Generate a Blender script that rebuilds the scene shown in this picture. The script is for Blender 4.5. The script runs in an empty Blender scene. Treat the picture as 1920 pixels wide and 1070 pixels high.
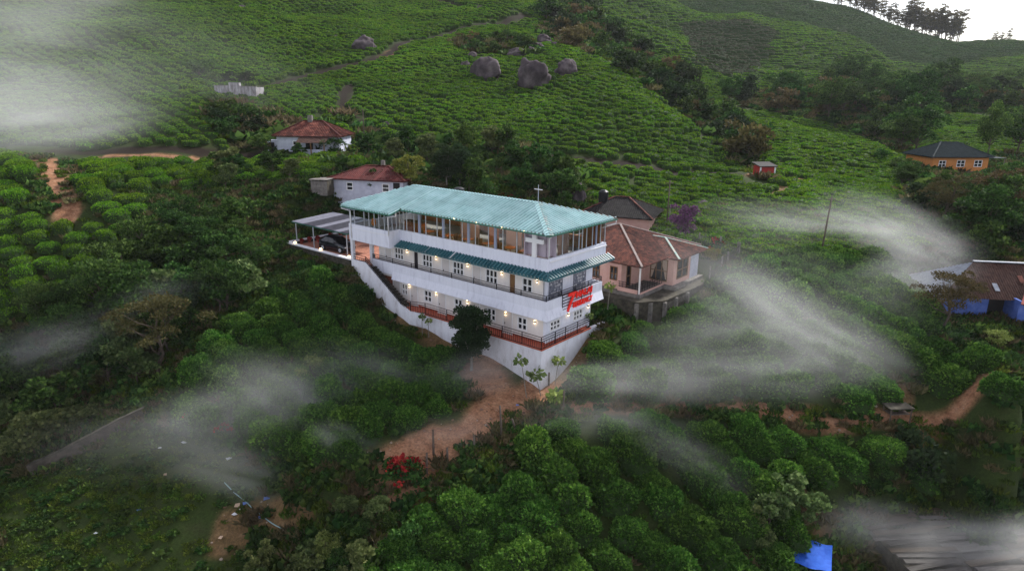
import bpy, math, random
import numpy as np
from mathutils import Vector, Matrix

# ------------------------------------------------------------------ camera, sky, sun, exposure
scene = bpy.context.scene
COL = scene.collection
FPX, PITCH, ROLL, CAMH = 1267.2, math.radians(16.22), math.radians(0.60), 19.27
cam_data = bpy.data.cameras.new('camera')
cam = bpy.data.objects.new('camera', cam_data)
COL.objects.link(cam)
cam_data.sensor_width = 36.0
cam_data.lens = FPX / 1920 * 36
cam_data.clip_start = 0.3
cam_data.clip_end = 6000
cam.location = (0, 0, CAMH)
cam.rotation_euler = (Matrix.Rotation(math.pi / 2 - PITCH, 3, 'X') @ Matrix.Rotation(ROLL, 3, 'Z')).to_euler()
scene.camera = cam

SUN_EL, SUN_AZ = math.radians(38), math.radians(40)      # azimuth from +Y towards +X
world = bpy.data.worlds.new('World')
scene.world = world
world.use_nodes = True
wn = world.node_tree
wn.nodes.clear()
w_out = wn.nodes.new('ShaderNodeOutputWorld')
w_bg = wn.nodes.new('ShaderNodeBackground')
w_sky = wn.nodes.new('ShaderNodeTexSky')
w_sky.sky_type = 'NISHITA'
w_sky.sun_disc = False
w_sky.sun_elevation = SUN_EL
w_sky.sun_rotation = SUN_AZ
w_sky.altitude = 1500
w_sky.air_density = 1.0
w_sky.dust_density = 3.0
w_mix = wn.nodes.new('ShaderNodeMix')                     # a thin even cloud veil over the blue
w_mix.data_type = 'RGBA'
w_mix.inputs['Factor'].default_value = 0.30
w_mix.inputs[7].default_value = (14.0, 13.0, 13.0, 1)
wn.links.new(w_sky.outputs[0], w_mix.inputs[6])
wn.links.new(w_mix.outputs[2], w_bg.inputs['Color'])
w_bg.inputs['Strength'].default_value = 0.10
wn.links.new(w_bg.outputs[0], w_out.inputs['Surface'])

sun_data = bpy.data.lights.new('sun', 'SUN')
sun_data.energy = 4.5
sun_data.angle = math.radians(6)
sun_data.color = (1.0, 0.97, 0.92)
sun = bpy.data.objects.new('sun', sun_data)
COL.objects.link(sun)
to_sun = Vector((math.sin(SUN_AZ) * math.cos(SUN_EL), math.cos(SUN_AZ) * math.cos(SUN_EL), math.sin(SUN_EL)))
sun.rotation_euler = (-to_sun).to_track_quat('-Z', 'Y').to_euler()

vs = scene.view_settings
vs.view_transform = 'Standard'
vs.look = 'None'
vs.exposure = 0.60
vs.gamma = 1.0
vs.use_curve_mapping = False
scene.render.engine = 'CYCLES'
cy = scene.cycles
cy.use_denoising = True
cy.max_bounces = 6
cy.diffuse_bounces = 2
cy.glossy_bounces = 2
cy.transmission_bounces = 4
cy.transparent_max_bounces = 12
cy.volume_bounces = 1
cy.volume_step_rate = 1.0
cy.volume_max_steps = 96
cy.caustics_reflective = False
cy.caustics_refractive = False

rng = np.random.default_rng(7)
random.seed(7)

# ------------------------------------------------------------------ small tools
CP, SP = math.cos(PITCH), math.sin(PITCH)
CR, SR = math.cos(ROLL), math.sin(ROLL)
def ray(px, py):
    """direction (dx, dz) per metre of forward distance Y for a photograph pixel"""
    x, y = (np.asarray(px, float) - 960) / FPX, (np.asarray(py, float) - 535) / FPX
    x, y = CR * x + SR * y, -SR * x + CR * y
    fy = CP - y * SP
    return x / fy, -(SP + y * CP) / fy
def at(px, py, Y):
    dx, dz = ray(px, py)
    return Vector((float(dx) * Y, Y, CAMH + float(dz) * Y))
def topix(P):
    P = np.asarray(P, float)
    X, Y, Z = P[..., 0], P[..., 1], P[..., 2] - CAMH
    zc = Y * CP - Z * SP
    x, y = X / zc, -(Z * CP + Y * SP) / zc
    return 960 + FPX * (CR * x - SR * y), 535 + FPX * (SR * x + CR * y)

def _hash(i, j, k, s):
    h = (i * 374761393 + j * 668265263 + k * 2147483647 + s * 1274126177) & 0xffffffff
    h = ((h ^ (h >> 13)) * 1274126177) & 0xffffffff
    h = h ^ (h >> 16)
    return (h & 0xffff) / 65535.0
def vnoise(P, s=0):
    P = np.asarray(P, float)
    if P.shape[-1] == 2:
        P = np.concatenate([P, np.zeros(P.shape[:-1] + (1,))], -1)
    I = np.floor(P).astype(np.int64)
    F = P - I
    F = F * F * (3 - 2 * F)
    out = 0
    for a in (0, 1):
        for b in (0, 1):
            for c in (0, 1):
                w = (F[..., 0] if a else 1 - F[..., 0]) * (F[..., 1] if b else 1 - F[..., 1]) * (F[..., 2] if c else 1 - F[..., 2])
                out = out + w * _hash(I[..., 0] + a, I[..., 1] + b, I[..., 2] + c, s)
    return out * 2 - 1
def fbm(P, oct=3, s=0):
    P = np.asarray(P, float)
    r, a = 0, 1.0
    for o in range(oct):
        r = r + a * vnoise(P * 2 ** o + 17.3 * o, s + o)
        a *= 0.5
    return r

def mesh_np(name, V, F, mat=None, smooth=False):
    """mesh from arrays; F is one (n,k) array or a list of them"""
    me = bpy.data.meshes.new(name)
    V = np.asarray(V, np.float32)
    Fs = F if isinstance(F, list) else [F]
    Fs = [np.asarray(f, np.int32) for f in Fs if len(f)]
    loops = np.concatenate([f.ravel() for f in Fs])
    sizes = np.concatenate([np.full(len(f), f.shape[1], np.int32) for f in Fs])
    me.vertices.add(len(V))
    me.vertices.foreach_set('co', V.ravel())
    me.loops.add(len(loops))
    me.loops.foreach_set('vertex_index', loops)
    me.polygons.add(len(sizes))
    starts = np.concatenate([[0], np.cumsum(sizes)[:-1]]).astype(np.int32)
    me.polygons.foreach_set('loop_start', starts)
    me.polygons.foreach_set('loop_total', sizes)
    if smooth:
        me.polygons.foreach_set('use_smooth', np.ones(len(sizes), bool))
    me.update(calc_edges=True)
    if mat:
        me.materials.append(mat)
    return me

def obj(name, me, parent=None, loc=None, rz=None, scale=None):
    o = bpy.data.objects.new(name, me)
    COL.objects.link(o)
    if parent is not None:
        o.parent = parent
    if loc is not None:
        o.location = loc
    if rz is not None:
        o.rotation_euler = (0, 0, rz)
    if scale is not None:
        o.scale = scale if hasattr(scale, '__len__') else (scale,) * 3
    return o
def tag(o, label, cat, group=None, kind=None):
    if label:
        o['label'] = label
    if cat:
        o['category'] = cat
    if group:
        o['group'] = group
    if kind is None and cat:
        kind = 'thing'
    if kind:
        o['kind'] = kind
    return o
def empty(name, loc=(0, 0, 0), rz=0.0, label=None, cat=None, group=None):
    o = obj(name, None, None, loc, rz)
    o.empty_display_size = 0.3
    return tag(o, label, cat, group)
def copy_tree(o, parent=None):
    c = o.copy()
    COL.objects.link(c)
    c.parent = parent
    for ch in list(o.children):
        copy_tree(ch, c)
    return c

class MB:
    """collects boxes, bars, tubes and polygons into one mesh"""
    def __init__(s):
        s.V, s.F = [], []
    def add(s, V, F):
        n = len(s.V)
        s.V.extend([tuple(v) for v in V])
        s.F.extend([tuple(i + n for i in f) for f in F])
        return s
    def box(s, x0, x1, y0, y1, z0, z1):
        V = [(x, y, z) for z in (z0, z1) for y in (y0, y1) for x in (x0, x1)]
        return s.add(V, [(0, 2, 3, 1), (4, 5, 7, 6), (0, 1, 5, 4), (2, 6, 7, 3), (0, 4, 6, 2), (1, 3, 7, 5)])
    def prism(s, pts, z0, z1):
        """pts: outline (x, y) counter-clockwise; z0/z1 numbers or lists"""
        n = len(pts)
        z0 = z0 if hasattr(z0, '__len__') else [z0] * n
        z1 = z1 if hasattr(z1, '__len__') else [z1] * n
        V = [(p[0], p[1], z0[i]) for i, p in enumerate(pts)] + [(p[0], p[1], z1[i]) for i, p in enumerate(pts)]
        F = [tuple(range(n - 1, -1, -1)), tuple(range(n, 2 * n))] + [(i, (i + 1) % n, n + (i + 1) % n, n + i) for i in range(n)]
        return s.add(V, F)
    def bar(s, a, b, w, h=None, up=(0, 0, 1)):
        """rectangular bar from a to b"""
        h = w if h is None else h
        a, b = Vector(a), Vector(b)
        d = (b - a).normalized()
        u = Vector(up)
        if abs(d.dot(u)) > 0.98:
            u = Vector((1, 0, 0))
        r = d.cross(u).normalized()
        t = r.cross(d)
        V = []
        for p in (a, b):
            for i, j in ((-1, -1), (1, -1), (1, 1), (-1, 1)):
                V.append(p + r * (i * w / 2) + t * (j * h / 2))
        return s.add(V, [(3, 2, 1, 0), (4, 5, 6, 7), (0, 1, 5, 4), (1, 2, 6, 5), (2, 3, 7, 6), (3, 0, 4, 7)])
    def tube(s, pts, rads, n=8, cap=True):
        pts = [Vector(p) for p in pts]
        rads = rads if hasattr(rads, '__len__') else [rads] * len(pts)
        base = len(s.V)
        prev = None
        for i, p in enumerate(pts):
            d = (pts[min(i + 1, len(pts) - 1)] - pts[max(i - 1, 0)])
            d = d.normalized() if d.length > 1e-6 else Vector((0, 0, 1))
            if prev is None:
                r = d.cross(Vector((0.31, 0.95, 0.05)))
                if r.length < 0.1:
                    r = d.cross(Vector((1, 0, 0)))
            else:
                r = prev - d * prev.dot(d)
            r = r.normalized()
            prev = r
            t = d.cross(r)
            for k in range(n):
                a = 2 * math.pi * k / n
                s.V.append(tuple(p + (r * math.cos(a) + t * math.sin(a)) * rads[i]))
        for i in range(len(pts) - 1):
            for k in range(n):
                a, b = base + i * n + k, base + i * n + (k + 1) % n
                s.F.append((a, b, b + n, a + n))
        if cap:
            s.F.append(tuple(base + k for k in range(n - 1, -1, -1)))
            s.F.append(tuple(base + (len(pts) - 1) * n + k for k in range(n)))
        return s
    def quad(s, a, b, c, d):
        return s.add([a, b, c, d], [(0, 1, 2, 3)])
    def mesh(s, name, mat=None, smooth=False):
        me = bpy.data.meshes.new(name)
        me.from_pydata(s.V, [], s.F)
        if smooth:
            me.polygons.foreach_set('use_smooth', [True] * len(me.polygons))
        if mat:
            me.materials.append(mat)
        return me
    def build(s, name, mat, parent=None, loc=None, rz=None, smooth=False):
        return obj(name, s.mesh(name, mat, smooth), parent, loc, rz)

# ------------------------------------------------------------------ materials
MATS = {}
def _mat(name):
    m = bpy.data.materials.new(name)
    m.use_nodes = True
    nt = m.node_tree
    b = nt.nodes['Principled BSDF']
    MATS[name] = m
    return m, nt, b
def rgb(c):
    return (c[0], c[1], c[2], 1)
def surf(name, c1, c2=None, rough=0.7, scale=3.0, detail=5, metallic=0.0, bump=0.0, bscale=None, spec=0.12, c3=None, stretch=None, lo=0.35, hi=0.65, piece=0.0):
    """painted / mineral surface: two or three real colours mixed by noise, fine relief"""
    m, nt, b = _mat(name)
    b.inputs['Roughness'].default_value = rough
    b.inputs['Metallic'].default_value = metallic
    b.inputs['Specular IOR Level'].default_value = spec
    tc = nt.nodes.new('ShaderNodeTexCoord')
    src = tc.outputs['Object']
    if stretch:
        mp = nt.nodes.new('ShaderNodeMapping')
        mp.inputs['Scale'].default_value = stretch
        nt.links.new(src, mp.inputs['Vector'])
        src = mp.outputs[0]
    if c2 is None:
        b.inputs['Base Color'].default_value = rgb(c1)
    else:
        n = nt.nodes.new('ShaderNodeTexNoise')
        n.inputs['Scale'].default_value = scale
        n.inputs['Detail'].default_value = detail
        n.inputs['Roughness'].default_value = 0.65
        nt.links.new(src, n.inputs['Vector'])
        r = nt.nodes.new('ShaderNodeValToRGB')
        r.color_ramp.elements[0].position = lo
        r.color_ramp.elements[1].position = hi
        r.color_ramp.elements[0].color = rgb(c1)
        r.color_ramp.elements[1].color = rgb(c2)
        if c3:
            e = r.color_ramp.elements.new((lo + hi) / 2)
            e.color = rgb(c3)
        nt.links.new(n.outputs['Fac'], r.inputs[0])
        if piece:
            oi = nt.nodes.new('ShaderNodeObjectInfo')
            mr = nt.nodes.new('ShaderNodeMapRange')
            mr.inputs['To Min'].default_value = 1 - piece
            mr.inputs['To Max'].default_value = 1 + piece
            nt.links.new(oi.outputs['Random'], mr.inputs['Value'])
            mx = nt.nodes.new('ShaderNodeMix'); mx.data_type = 'RGBA'; mx.blend_type = 'MULTIPLY'
            mx.inputs['Factor'].default_value = 1
            nt.links.new(r.outputs[0], mx.inputs[6]); nt.links.new(mr.outputs[0], mx.inputs[7])
            nt.links.new(mx.outputs[2], b.inputs['Base Color'])
        else:
            nt.links.new(r.outputs[0], b.inputs['Base Color'])
    if bump:
        n2 = nt.nodes.new('ShaderNodeTexNoise')
        n2.inputs['Scale'].default_value = bscale or scale * 6
        n2.inputs['Detail'].default_value = 4
        nt.links.new(src, n2.inputs['Vector'])
        bp = nt.nodes.new('ShaderNodeBump')
        bp.inputs['Strength'].default_value = bump
        bp.inputs['Distance'].default_value = 0.05
        nt.links.new(n2.outputs['Fac'], bp.inputs['Height'])
        nt.links.new(bp.outputs[0], b.inputs['Normal'])
    return m
def leafmat(name, dark, mid, light, rough=0.55, trans=0.25, objvar=0.25, hue=0.05):
    """leaf: colour varies from leaf to leaf and from plant to plant, some light passes through"""
    m, nt, b = _mat(name)
    g = nt.nodes.new('ShaderNodeNewGeometry')
    r = nt.nodes.new('ShaderNodeValToRGB')
    r.color_ramp.elements[0].color = rgb(dark)
    r.color_ramp.elements[1].color = rgb(light)
    e = r.color_ramp.elements.new(0.55)
    e.color = rgb(mid)
    nt.links.new(g.outputs['Random Per Island'], r.inputs[0])
    oi = nt.nodes.new('ShaderNodeObjectInfo')
    mr = nt.nodes.new('ShaderNodeMapRange')
    mr.inputs['To Min'].default_value = 1 - objvar
    mr.inputs['To Max'].default_value = 1 + objvar
    nt.links.new(oi.outputs['Random'], mr.inputs['Value'])
    mx = nt.nodes.new('ShaderNodeMix')
    mx.data_type = 'RGBA'
    mx.blend_type = 'MULTIPLY'
    mx.inputs['Factor'].default_value = 1
    nt.links.new(r.outputs[0], mx.inputs[6])
    pn = nt.nodes.new('ShaderNodeTexNoise')
    pn.inputs['Scale'].default_value = 0.055
    pn.inputs['Detail'].default_value = 3
    nt.links.new(g.outputs['Position'], pn.inputs['Vector'])
    pr = nt.nodes.new('ShaderNodeMapRange')
    pr.inputs['From Min'].default_value = 0.3
    pr.inputs['From Max'].default_value = 0.7
    pr.inputs['To Min'].default_value = 0.72
    pr.inputs['To Max'].default_value = 1.28
    nt.links.new(pn.outputs['Fac'], pr.inputs['Value'])
    pm = nt.nodes.new('ShaderNodeMath'); pm.operation = 'MULTIPLY'
    nt.links.new(pr.outputs[0], pm.inputs[0]); nt.links.new(mr.outputs[0], pm.inputs[1])
    nt.links.new(pm.outputs[0], mx.inputs[7])
    hs = nt.nodes.new('ShaderNodeHueSaturation')
    hm = nt.nodes.new('ShaderNodeMath'); hm.operation = 'MULTIPLY_ADD'
    fr_ = nt.nodes.new('ShaderNodeMath'); fr_.operation = 'MULTIPLY'; fr_.inputs[1].default_value = 7.13
    f2 = nt.nodes.new('ShaderNodeMath'); f2.operation = 'FRACT'
    nt.links.new(oi.outputs['Random'], fr_.inputs[0]); nt.links.new(fr_.outputs[0], f2.inputs[0])
    nt.links.new(f2.outputs[0], hm.inputs[0]); hm.inputs[1].default_value = -hue; hm.inputs[2].default_value = 0.5
    nt.links.new(hm.outputs[0], hs.inputs['Hue'])
    nt.links.new(mx.outputs[2], hs.inputs['Color'])
    nt.links.new(hs.outputs[0], b.inputs['Base Color'])
    b.inputs['Roughness'].default_value = 0.7
    b.inputs['Specular IOR Level'].default_value = 0.08
    if trans:
        t = nt.nodes.new('ShaderNodeBsdfTranslucent')
        nt.links.new(hs.outputs[0], t.inputs['Color'])
        ms = nt.nodes.new('ShaderNodeMixShader')
        ms.inputs[0].default_value = trans
        nt.links.new(b.outputs[0], ms.inputs[1])
        nt.links.new(t.outputs[0], ms.inputs[2])
        nt.links.new(ms.outputs[0], nt.nodes['Material Output'].inputs['Surface'])
    return m
def emit(name, c, strength):
    m, nt, b = _mat(name)
    b.inputs['Base Color'].default_value = rgb(c)
    b.inputs['Emission Color'].default_value = rgb(c)
    b.inputs['Emission Strength'].default_value = strength
    return m

# ------------------------------------------------------------------ terrain
# ground measured off the photograph: (pixel x, pixel y, forward distance in metres)
GP = [
 # round the main building and the dirt road
 (1012,732,48.5),(1098,642,53.1),(1130,606,54.6),(1069,684,51.5),(1036,719,49.7),(986,716,49.4),(944,685,50.9),(891,663,52.9),(848,646,54.6),(804,622,56.4),(789,614,57.0),(744,592,58.0),(719,575,59.2),(690,545,60.5),(672,520,61.4),
 (950,760,46.5),(840,830,42.0),(740,880,39.5),(1060,762,46.6),(1300,758,47.5),(1560,792,46.0),(1920,842,43.5),(640,900,38.5),
 # tea below the road
 (1200,900,41.0),(1200,1070,36.0),(960,960,38.0),(960,1070,34.5),(1450,900,41.5),(1450,1060,37.0),(1660,860,43.5),(1640,960,41.5),(1760,1000,41.5),(1900,930,43.5),(1900,1060,40.0),(780,1000,36.5),(620,1060,34.0),
 # bottom left field, gully on the left
 (250,880,45.0),(90,1010,40.0),(500,980,38.0),(300,1050,36.5),(130,835,48.0),(265,785,49.0),(0,880,46.5),(420,840,44.0),(560,780,46.0),(450,700,50.5),(640,700,50.5),(760,720,49.5),(620,600,57.5),(500,600,58.0),(330,690,54.0),(150,700,54.5),(0,720,54.0),
 (400,520,64.0),(200,520,63.0),(40,520,62.0),(560,500,66.0),(100,450,66.5),(250,400,72.0),(60,340,75.0),(60,300,82.0),(100,330,77.0),(230,385,72.5),(420,440,70.0),
 (150,300,86.0),(420,300,91.5),(300,345,79.0),(480,340,80.0),(560,380,74.0),
 (560,288,95.0),(650,368,73.5),(590,360,75.5),(760,350,77.0),
 # pink house side
 (1160,590,57.5),(1240,590,58.0),(1330,560,61.0),(1400,500,65.0),(1270,445,73.0),(1120,400,79.0),(1350,480,68.0),
 # right of the building, tea clumps and the field behind
 (1200,700,50.0),(1350,690,50.5),(1500,690,50.5),(1400,600,56.5),(1600,600,56.0),(1650,680,51.0),(1550,520,62.5),(1700,560,58.5),(1800,600,57.0),(1900,640,54.0),(1890,560,60.0),(1800,680,51.0),
 (1450,440,74.0),(1600,430,75.0),(1400,400,81.0),(1600,380,86.0),(1750,430,76.0),(1880,440,74.0),(1300,370,87.0),(1500,345,97.0),(1700,350,100.0),(1800,325,120.0),(1890,330,118.0),
 # left hill
 (400,266,94.5),(150,278,92.0),(0,270,93.0),(200,200,112.0),(0,200,110.0),(440,172,122.0),(300,100,148.0),(100,100,145.0),(0,0,190.0),(400,0,200.0),(600,60,175.0),(490,168,124.0),(200,0,195.0),
 (740,97,160.0),(640,25,210.0),(800,10,225.0),(990,32,205.0),(860,60,185.0),(600,135,140.0),(620,215,112.0),(730,280,100.0),
 # boulder hill
 (915,140,142.0),(995,150,140.0),(1060,130,146.0),(800,180,124.0),(850,260,102.0),(1000,240,110.0),(1030,290,100.0),(1150,240,110.0),(1250,322,98.0),(1390,322,100.0),(1100,92,172.0),(1200,152,148.0),(1300,242,122.0),(1000,80,175.0),
 # gully behind it, second hill, valley
 (1100,30,262.0),(1200,62,242.0),(1300,152,200.0),(1350,200,168.0),(1420,272,128.0),
 (1450,226,150.0),(1600,266,138.0),(1450,302,114.0),(1600,330,111.0),(1690,305,125.0),(1500,190,215.0),(1600,202,208.0),(1700,230,190.0),(1800,225,190.0),(1900,220,190.0),(1800,190,270.0),
 # far hills
 (1450,100,325.0),(1450,150,265.0),(1250,60,330.0),(1300,25,400.0),(1400,28,405.0),(1600,78,385.0),(1720,140,340.0),(1650,165,290.0),
 (1350,1,520.0),(1500,0,590.0),(1560,9,600.0),(1690,56,600.0),(1830,89,600.0),(1920,79,530.0),(1860,130,420.0),(1760,150,400.0),
 # hidden ground behind the ridges
 (1100,108,198.0),(1200,168,168.0),(1300,258,140.0),(1385,335,114.0),(1450,242,172.0),(1600,284,160.0),(1400,48,450.0),(1600,98,430.0),(1700,150,390.0),(1300,45,450.0),
 (1250,0,430.0),(1100,-20,400.0),(900,-40,330.0),(600,-80,300.0),(300,-100,290.0),(0,-100,280.0),
]
_gp = []
for px, py, Y in GP:
    p = at(px, py, Y)
    _gp.append((p.x, p.y, p.z))
# ground outside the frame, and behind ridges
_gp += [(-70, 46, -6), (-95, 62, 2), (-130, 92, 12), (-190, 110, 20), (-240, 190, 45), (-300, 300, 80), (75, 44, -6), (82, 60, 0), (95, 85, 3), (135, 125, 4.5), (230, 190, 10), (420, 400, 34), (560, 520, 60),
        (0, 26, -14), (-25, 26, -14), (25, 26, -14.5), (0, 5, -18), (-30, 0, -18), (30, 0, -18), (60, 22, -15), (-60, 25, -13), (0, -15, -20), (-20, -15, -20), (20, -15, -20),
        (0, 700, 90), (200, 720, 84), (400, 760, 60), (600, 760, 50), (-300, 700, 120), (0, 420, 62), (-200, 450, 100)]
_gp = np.array(_gp)
def _warp(X, Y):
    return np.stack([np.asarray(X) / (np.asarray(Y) + 20.0) * 1.6, np.log(np.asarray(Y) + 20.0)], -1)
def _tps(r2):
    return 0.5 * r2 * np.log(r2 + 1e-12)
_c = _warp(_gp[:, 0], _gp[:, 1])
_n = len(_c)
_K = _tps(((_c[:, None] - _c[None]) ** 2).sum(-1)) + np.eye(_n) * 0.00004
_Pm = np.concatenate([np.ones((_n, 1)), _c], 1)
_A = np.block([[_K, _Pm], [_Pm.T, np.zeros((3, 3))]])
# solved for z relative to the eye divided by distance, so the same error counts the same in the picture
_s = (_gp[:, 2] - CAMH) / (_gp[:, 1] + 20.0)
_w = np.linalg.solve(_A, np.concatenate([_s, np.zeros(3)]))
def _eval(X, Y):
    q = _warp(X, Y)
    sh = q.shape[:-1]
    q = q.reshape(-1, 2)
    out = np.empty(len(q))
    for i in range(0, len(q), 20000):
        k = _tps(((q[i:i + 20000, None] - _c[None]) ** 2).sum(-1))
        out[i:i + 20000] = k @ _w[:_n] + _w[_n] + q[i:i + 20000] @ _w[_n + 1:]
    return out.reshape(sh) * (np.asarray(Y) + 20.0) + CAMH
NA, NB = 430, 520
GA = np.linspace(-1.15, 1.15, NA)
GB = np.linspace(math.log(7.0), math.log(920.0), NB)
_AA, _BB = np.meshgrid(GA, GB)
TY = np.exp(_BB) - 20.0
TX = _AA * (TY + 20.0)
TZ = _eval(TX, TY)

# main building frame: u runs along the long facade, v along the short one
BYAW = math.radians(50.3)
BX, BY = 2.636, 49.108
UU, VV = np.array([-math.sin(BYAW), math.cos(BYAW)]), np.array([math.cos(BYAW), math.sin(BYAW)])
def bw(u, v):
    return BX + UU[0] * u + VV[0] * v, BY + UU[1] * u + VV[1] * v
def buv(X, Y):
    dx, dy = np.asarray(X) - BX, np.asarray(Y) - BY
    return dx * UU[0] + dy * UU[1], dx * VV[0] + dy * VV[1]
_u, _v = buv(TX, TY)
def _inbox(u, v, u0, u1, v0, v1, soft):
    d = np.maximum(np.maximum(u0 - u, u - u1), np.maximum(v0 - v, v - v1))
    return np.clip(1 - d / soft, 0, 1)
# small unevenness of the ground
TZ = TZ + fbm(np.stack([TX, TY], -1) * 0.35, 3, 3) * 0.12 * np.clip((TY - 5) / 30, 0, 1) + fbm(np.stack([TX, TY], -1) * 0.05, 3, 9) * 0.5 * np.clip((TY - 85) / 40, 0, 3)
def hz(X, Y):
    X, Y = np.asarray(X, float), np.asarray(Y, float)
    yy = np.maximum(Y + 20.0, 7.001)
    fa = np.clip((X / yy - GA[0]) / (GA[1] - GA[0]), 0, NA - 1.001)
    fb = np.clip((np.log(yy) - GB[0]) / (GB[1] - GB[0]), 0, NB - 1.001)
    i, j = fa.astype(int), fb.astype(int)
    s, t = fa - i, fb - j
    return (TZ[j, i] * (1 - s) + TZ[j, i + 1] * s) * (1 - t) + (TZ[j + 1, i] * (1 - s) + TZ[j + 1, i + 1] * s) * t
def terrace(mask, z):
    global TZ
    TZ = TZ * (1 - mask) + z * mask
# cut the building pad, the plaza with the carport and the pink house platform into the slope
m = _inbox(_u, _v, -0.1, 20.6, 0.3, 9.2, 0.6)
terrace(m * (TZ > -0.8), -0.8)
PLZ = 3.1
m = _inbox(_u, _v, 20.9, 34.2, 0.3, 8.5, 0.7)
terrace(m, PLZ - 0.35)
m = _inbox(_u, _v, 20.9, 35, 0.0, 10, 4.0)
TZ = np.where((TZ > PLZ - 0.3), TZ * (1 - m) + (PLZ - 0.3) * m, TZ)
BHX, BHY, BHZ, BHA = 38.6, 57.6, 0.15, math.radians(-8)      # plot of the blue cottage
_lx = (TX - BHX) * math.cos(BHA) + (TY - BHY) * math.sin(BHA)
_ly = -(TX - BHX) * math.sin(BHA) + (TY - BHY) * math.cos(BHA)
terrace(_inbox(_lx, _ly, -0.5, 15.0, -2.2, 7.0, 3.5), BHZ - 0.1)
_steps = np.exp(np.linspace(math.log(27.0), math.log(760.0), 900)) - 0.0
def ground(px, py):
    """where the sight line through a pixel first meets the ground"""
    dx, dz = ray(px, py)
    Ys = _steps
    d = CAMH + dz * Ys - hz(dx * Ys, Ys)
    k = np.argmax(d < 0)
    if not (d < 0).any():
        k = len(Ys) - 1
    y0, y1 = Ys[max(k - 1, 0)], Ys[k]
    for _ in range(18):
        ym = (y0 + y1) / 2
        if CAMH + dz * ym - hz(dx * ym, ym) < 0:
            y1 = ym
        else:
            y0 = ym
    return Vector((float(dx * y1), float(y1), float(hz(dx * y1, y1))))
def gline(pts):
    return np.array([ground(*p)[:2] for p in pts])
def dist_line(X, Y, L):
    X, Y = np.asarray(X), np.asarray(Y)
    best = np.full(X.shape, 1e9)
    for a, b in zip(L[:-1], L[1:]):
        d = b - a
        t = np.clip(((X - a[0]) * d[0] + (Y - a[1]) * d[1]) / (d @ d + 1e-9), 0, 1)
        best = np.minimum(best, np.hypot(X - a[0] - t * d[0], Y - a[1] - t * d[1]))
    return best
def inpoly(x, y, poly):
    x, y = np.asarray(x, float), np.asarray(y, float)
    r = np.zeros(x.shape, bool)
    n = len(poly)
    for i in range(n):
        (x0, y0), (x1, y1) = poly[i], poly[(i + 1) % n]
        c = ((y0 > y) != (y1 > y)) & (x < (x1 - x0) * (y - y0) / (y1 - y0 + 1e-12) + x0)
        r ^= c
    return r

# tracks and bare earth, followed over the ground: (pixel polyline, half width in metres)
TRACKS = [
 ('road', [(1010,735),(960,745),(920,770),(880,800),(820,835),(760,870),(720,890)], 1.9),
 ('road', [(905,700),(940,730),(1000,750),(1080,762),(1180,762),(1300,760),(1440,772),(1560,792),(1720,812),(1925,848)], 0.62),
 ('road', [(905,690),(925,720),(960,750)], 2.2),
 ('earth', [(430,960),(480,960),(530,952)], 0.9),
 ('earth', [(560,960),(500,985),(420,1010)], 1.0),
 ('road', [(125,400),(105,350),(100,325),(95,300)], 1.5),
 ('road', [(95,300),(200,293),(330,294),(480,294)], 0.45),
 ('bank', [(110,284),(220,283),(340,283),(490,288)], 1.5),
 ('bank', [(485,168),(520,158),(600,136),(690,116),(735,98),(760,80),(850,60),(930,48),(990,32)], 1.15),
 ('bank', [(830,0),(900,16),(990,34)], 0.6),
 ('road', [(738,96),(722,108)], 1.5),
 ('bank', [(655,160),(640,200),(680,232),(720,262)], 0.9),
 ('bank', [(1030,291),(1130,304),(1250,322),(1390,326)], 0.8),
 ('road', [(1400,328),(1480,336),(1560,345),(1690,362),(1760,372)], 0.8),
 ('earth', [(1440,370),(1470,352)], 0.5),
 ('earth', [(1830,330),(1875,326)], 1.5),
 ('earth', [(1700,720),(1690,770)], 0.5),
 ('earth', [(1520,950),(1540,990)], 1.0),
 ('earth', [(745,592),(790,615),(850,648),(905,690)], 1.1),
 ('earth', [(1030,735),(1060,700),(1100,655)], 0.9),
]
TRK = [(k, gline(pts), w) for k, pts, w in TRACKS]
dirt = np.zeros(TX.shape)
bankm = np.zeros(TX.shape)
wob = fbm(np.stack([TX, TY], -1) * 0.45, 3, 21) * 0.6
for k, L, w in TRK:
    d = dist_line(TX, TY, L)
    if k == 'bank':
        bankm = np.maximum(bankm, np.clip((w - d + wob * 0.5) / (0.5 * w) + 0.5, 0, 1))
        continue
    dirt = np.maximum(dirt, np.clip((w - d + wob * min(w, 1.6)) / (0.5 * w) + 0.5, 0, 1) * {'earth': 0.42, 'path': 0.16, 'road': 1.0}[k])
def track_clear(X, Y, extra=0.0):
    r = np.full(np.asarray(X).shape, 1e9)
    for k, L, w in TRK:
        r = np.minimum(r, dist_line(X, Y, L) - w - extra)
    return r
V = np.stack([TX, TY, TZ], -1).reshape(-1, 3)
_i = np.arange(NA * NB).reshape(NB, NA)
F = np.stack([_i[:-1, :-1], _i[:-1, 1:], _i[1:, 1:], _i[1:, :-1]], -1).reshape(-1, 4)

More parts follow.
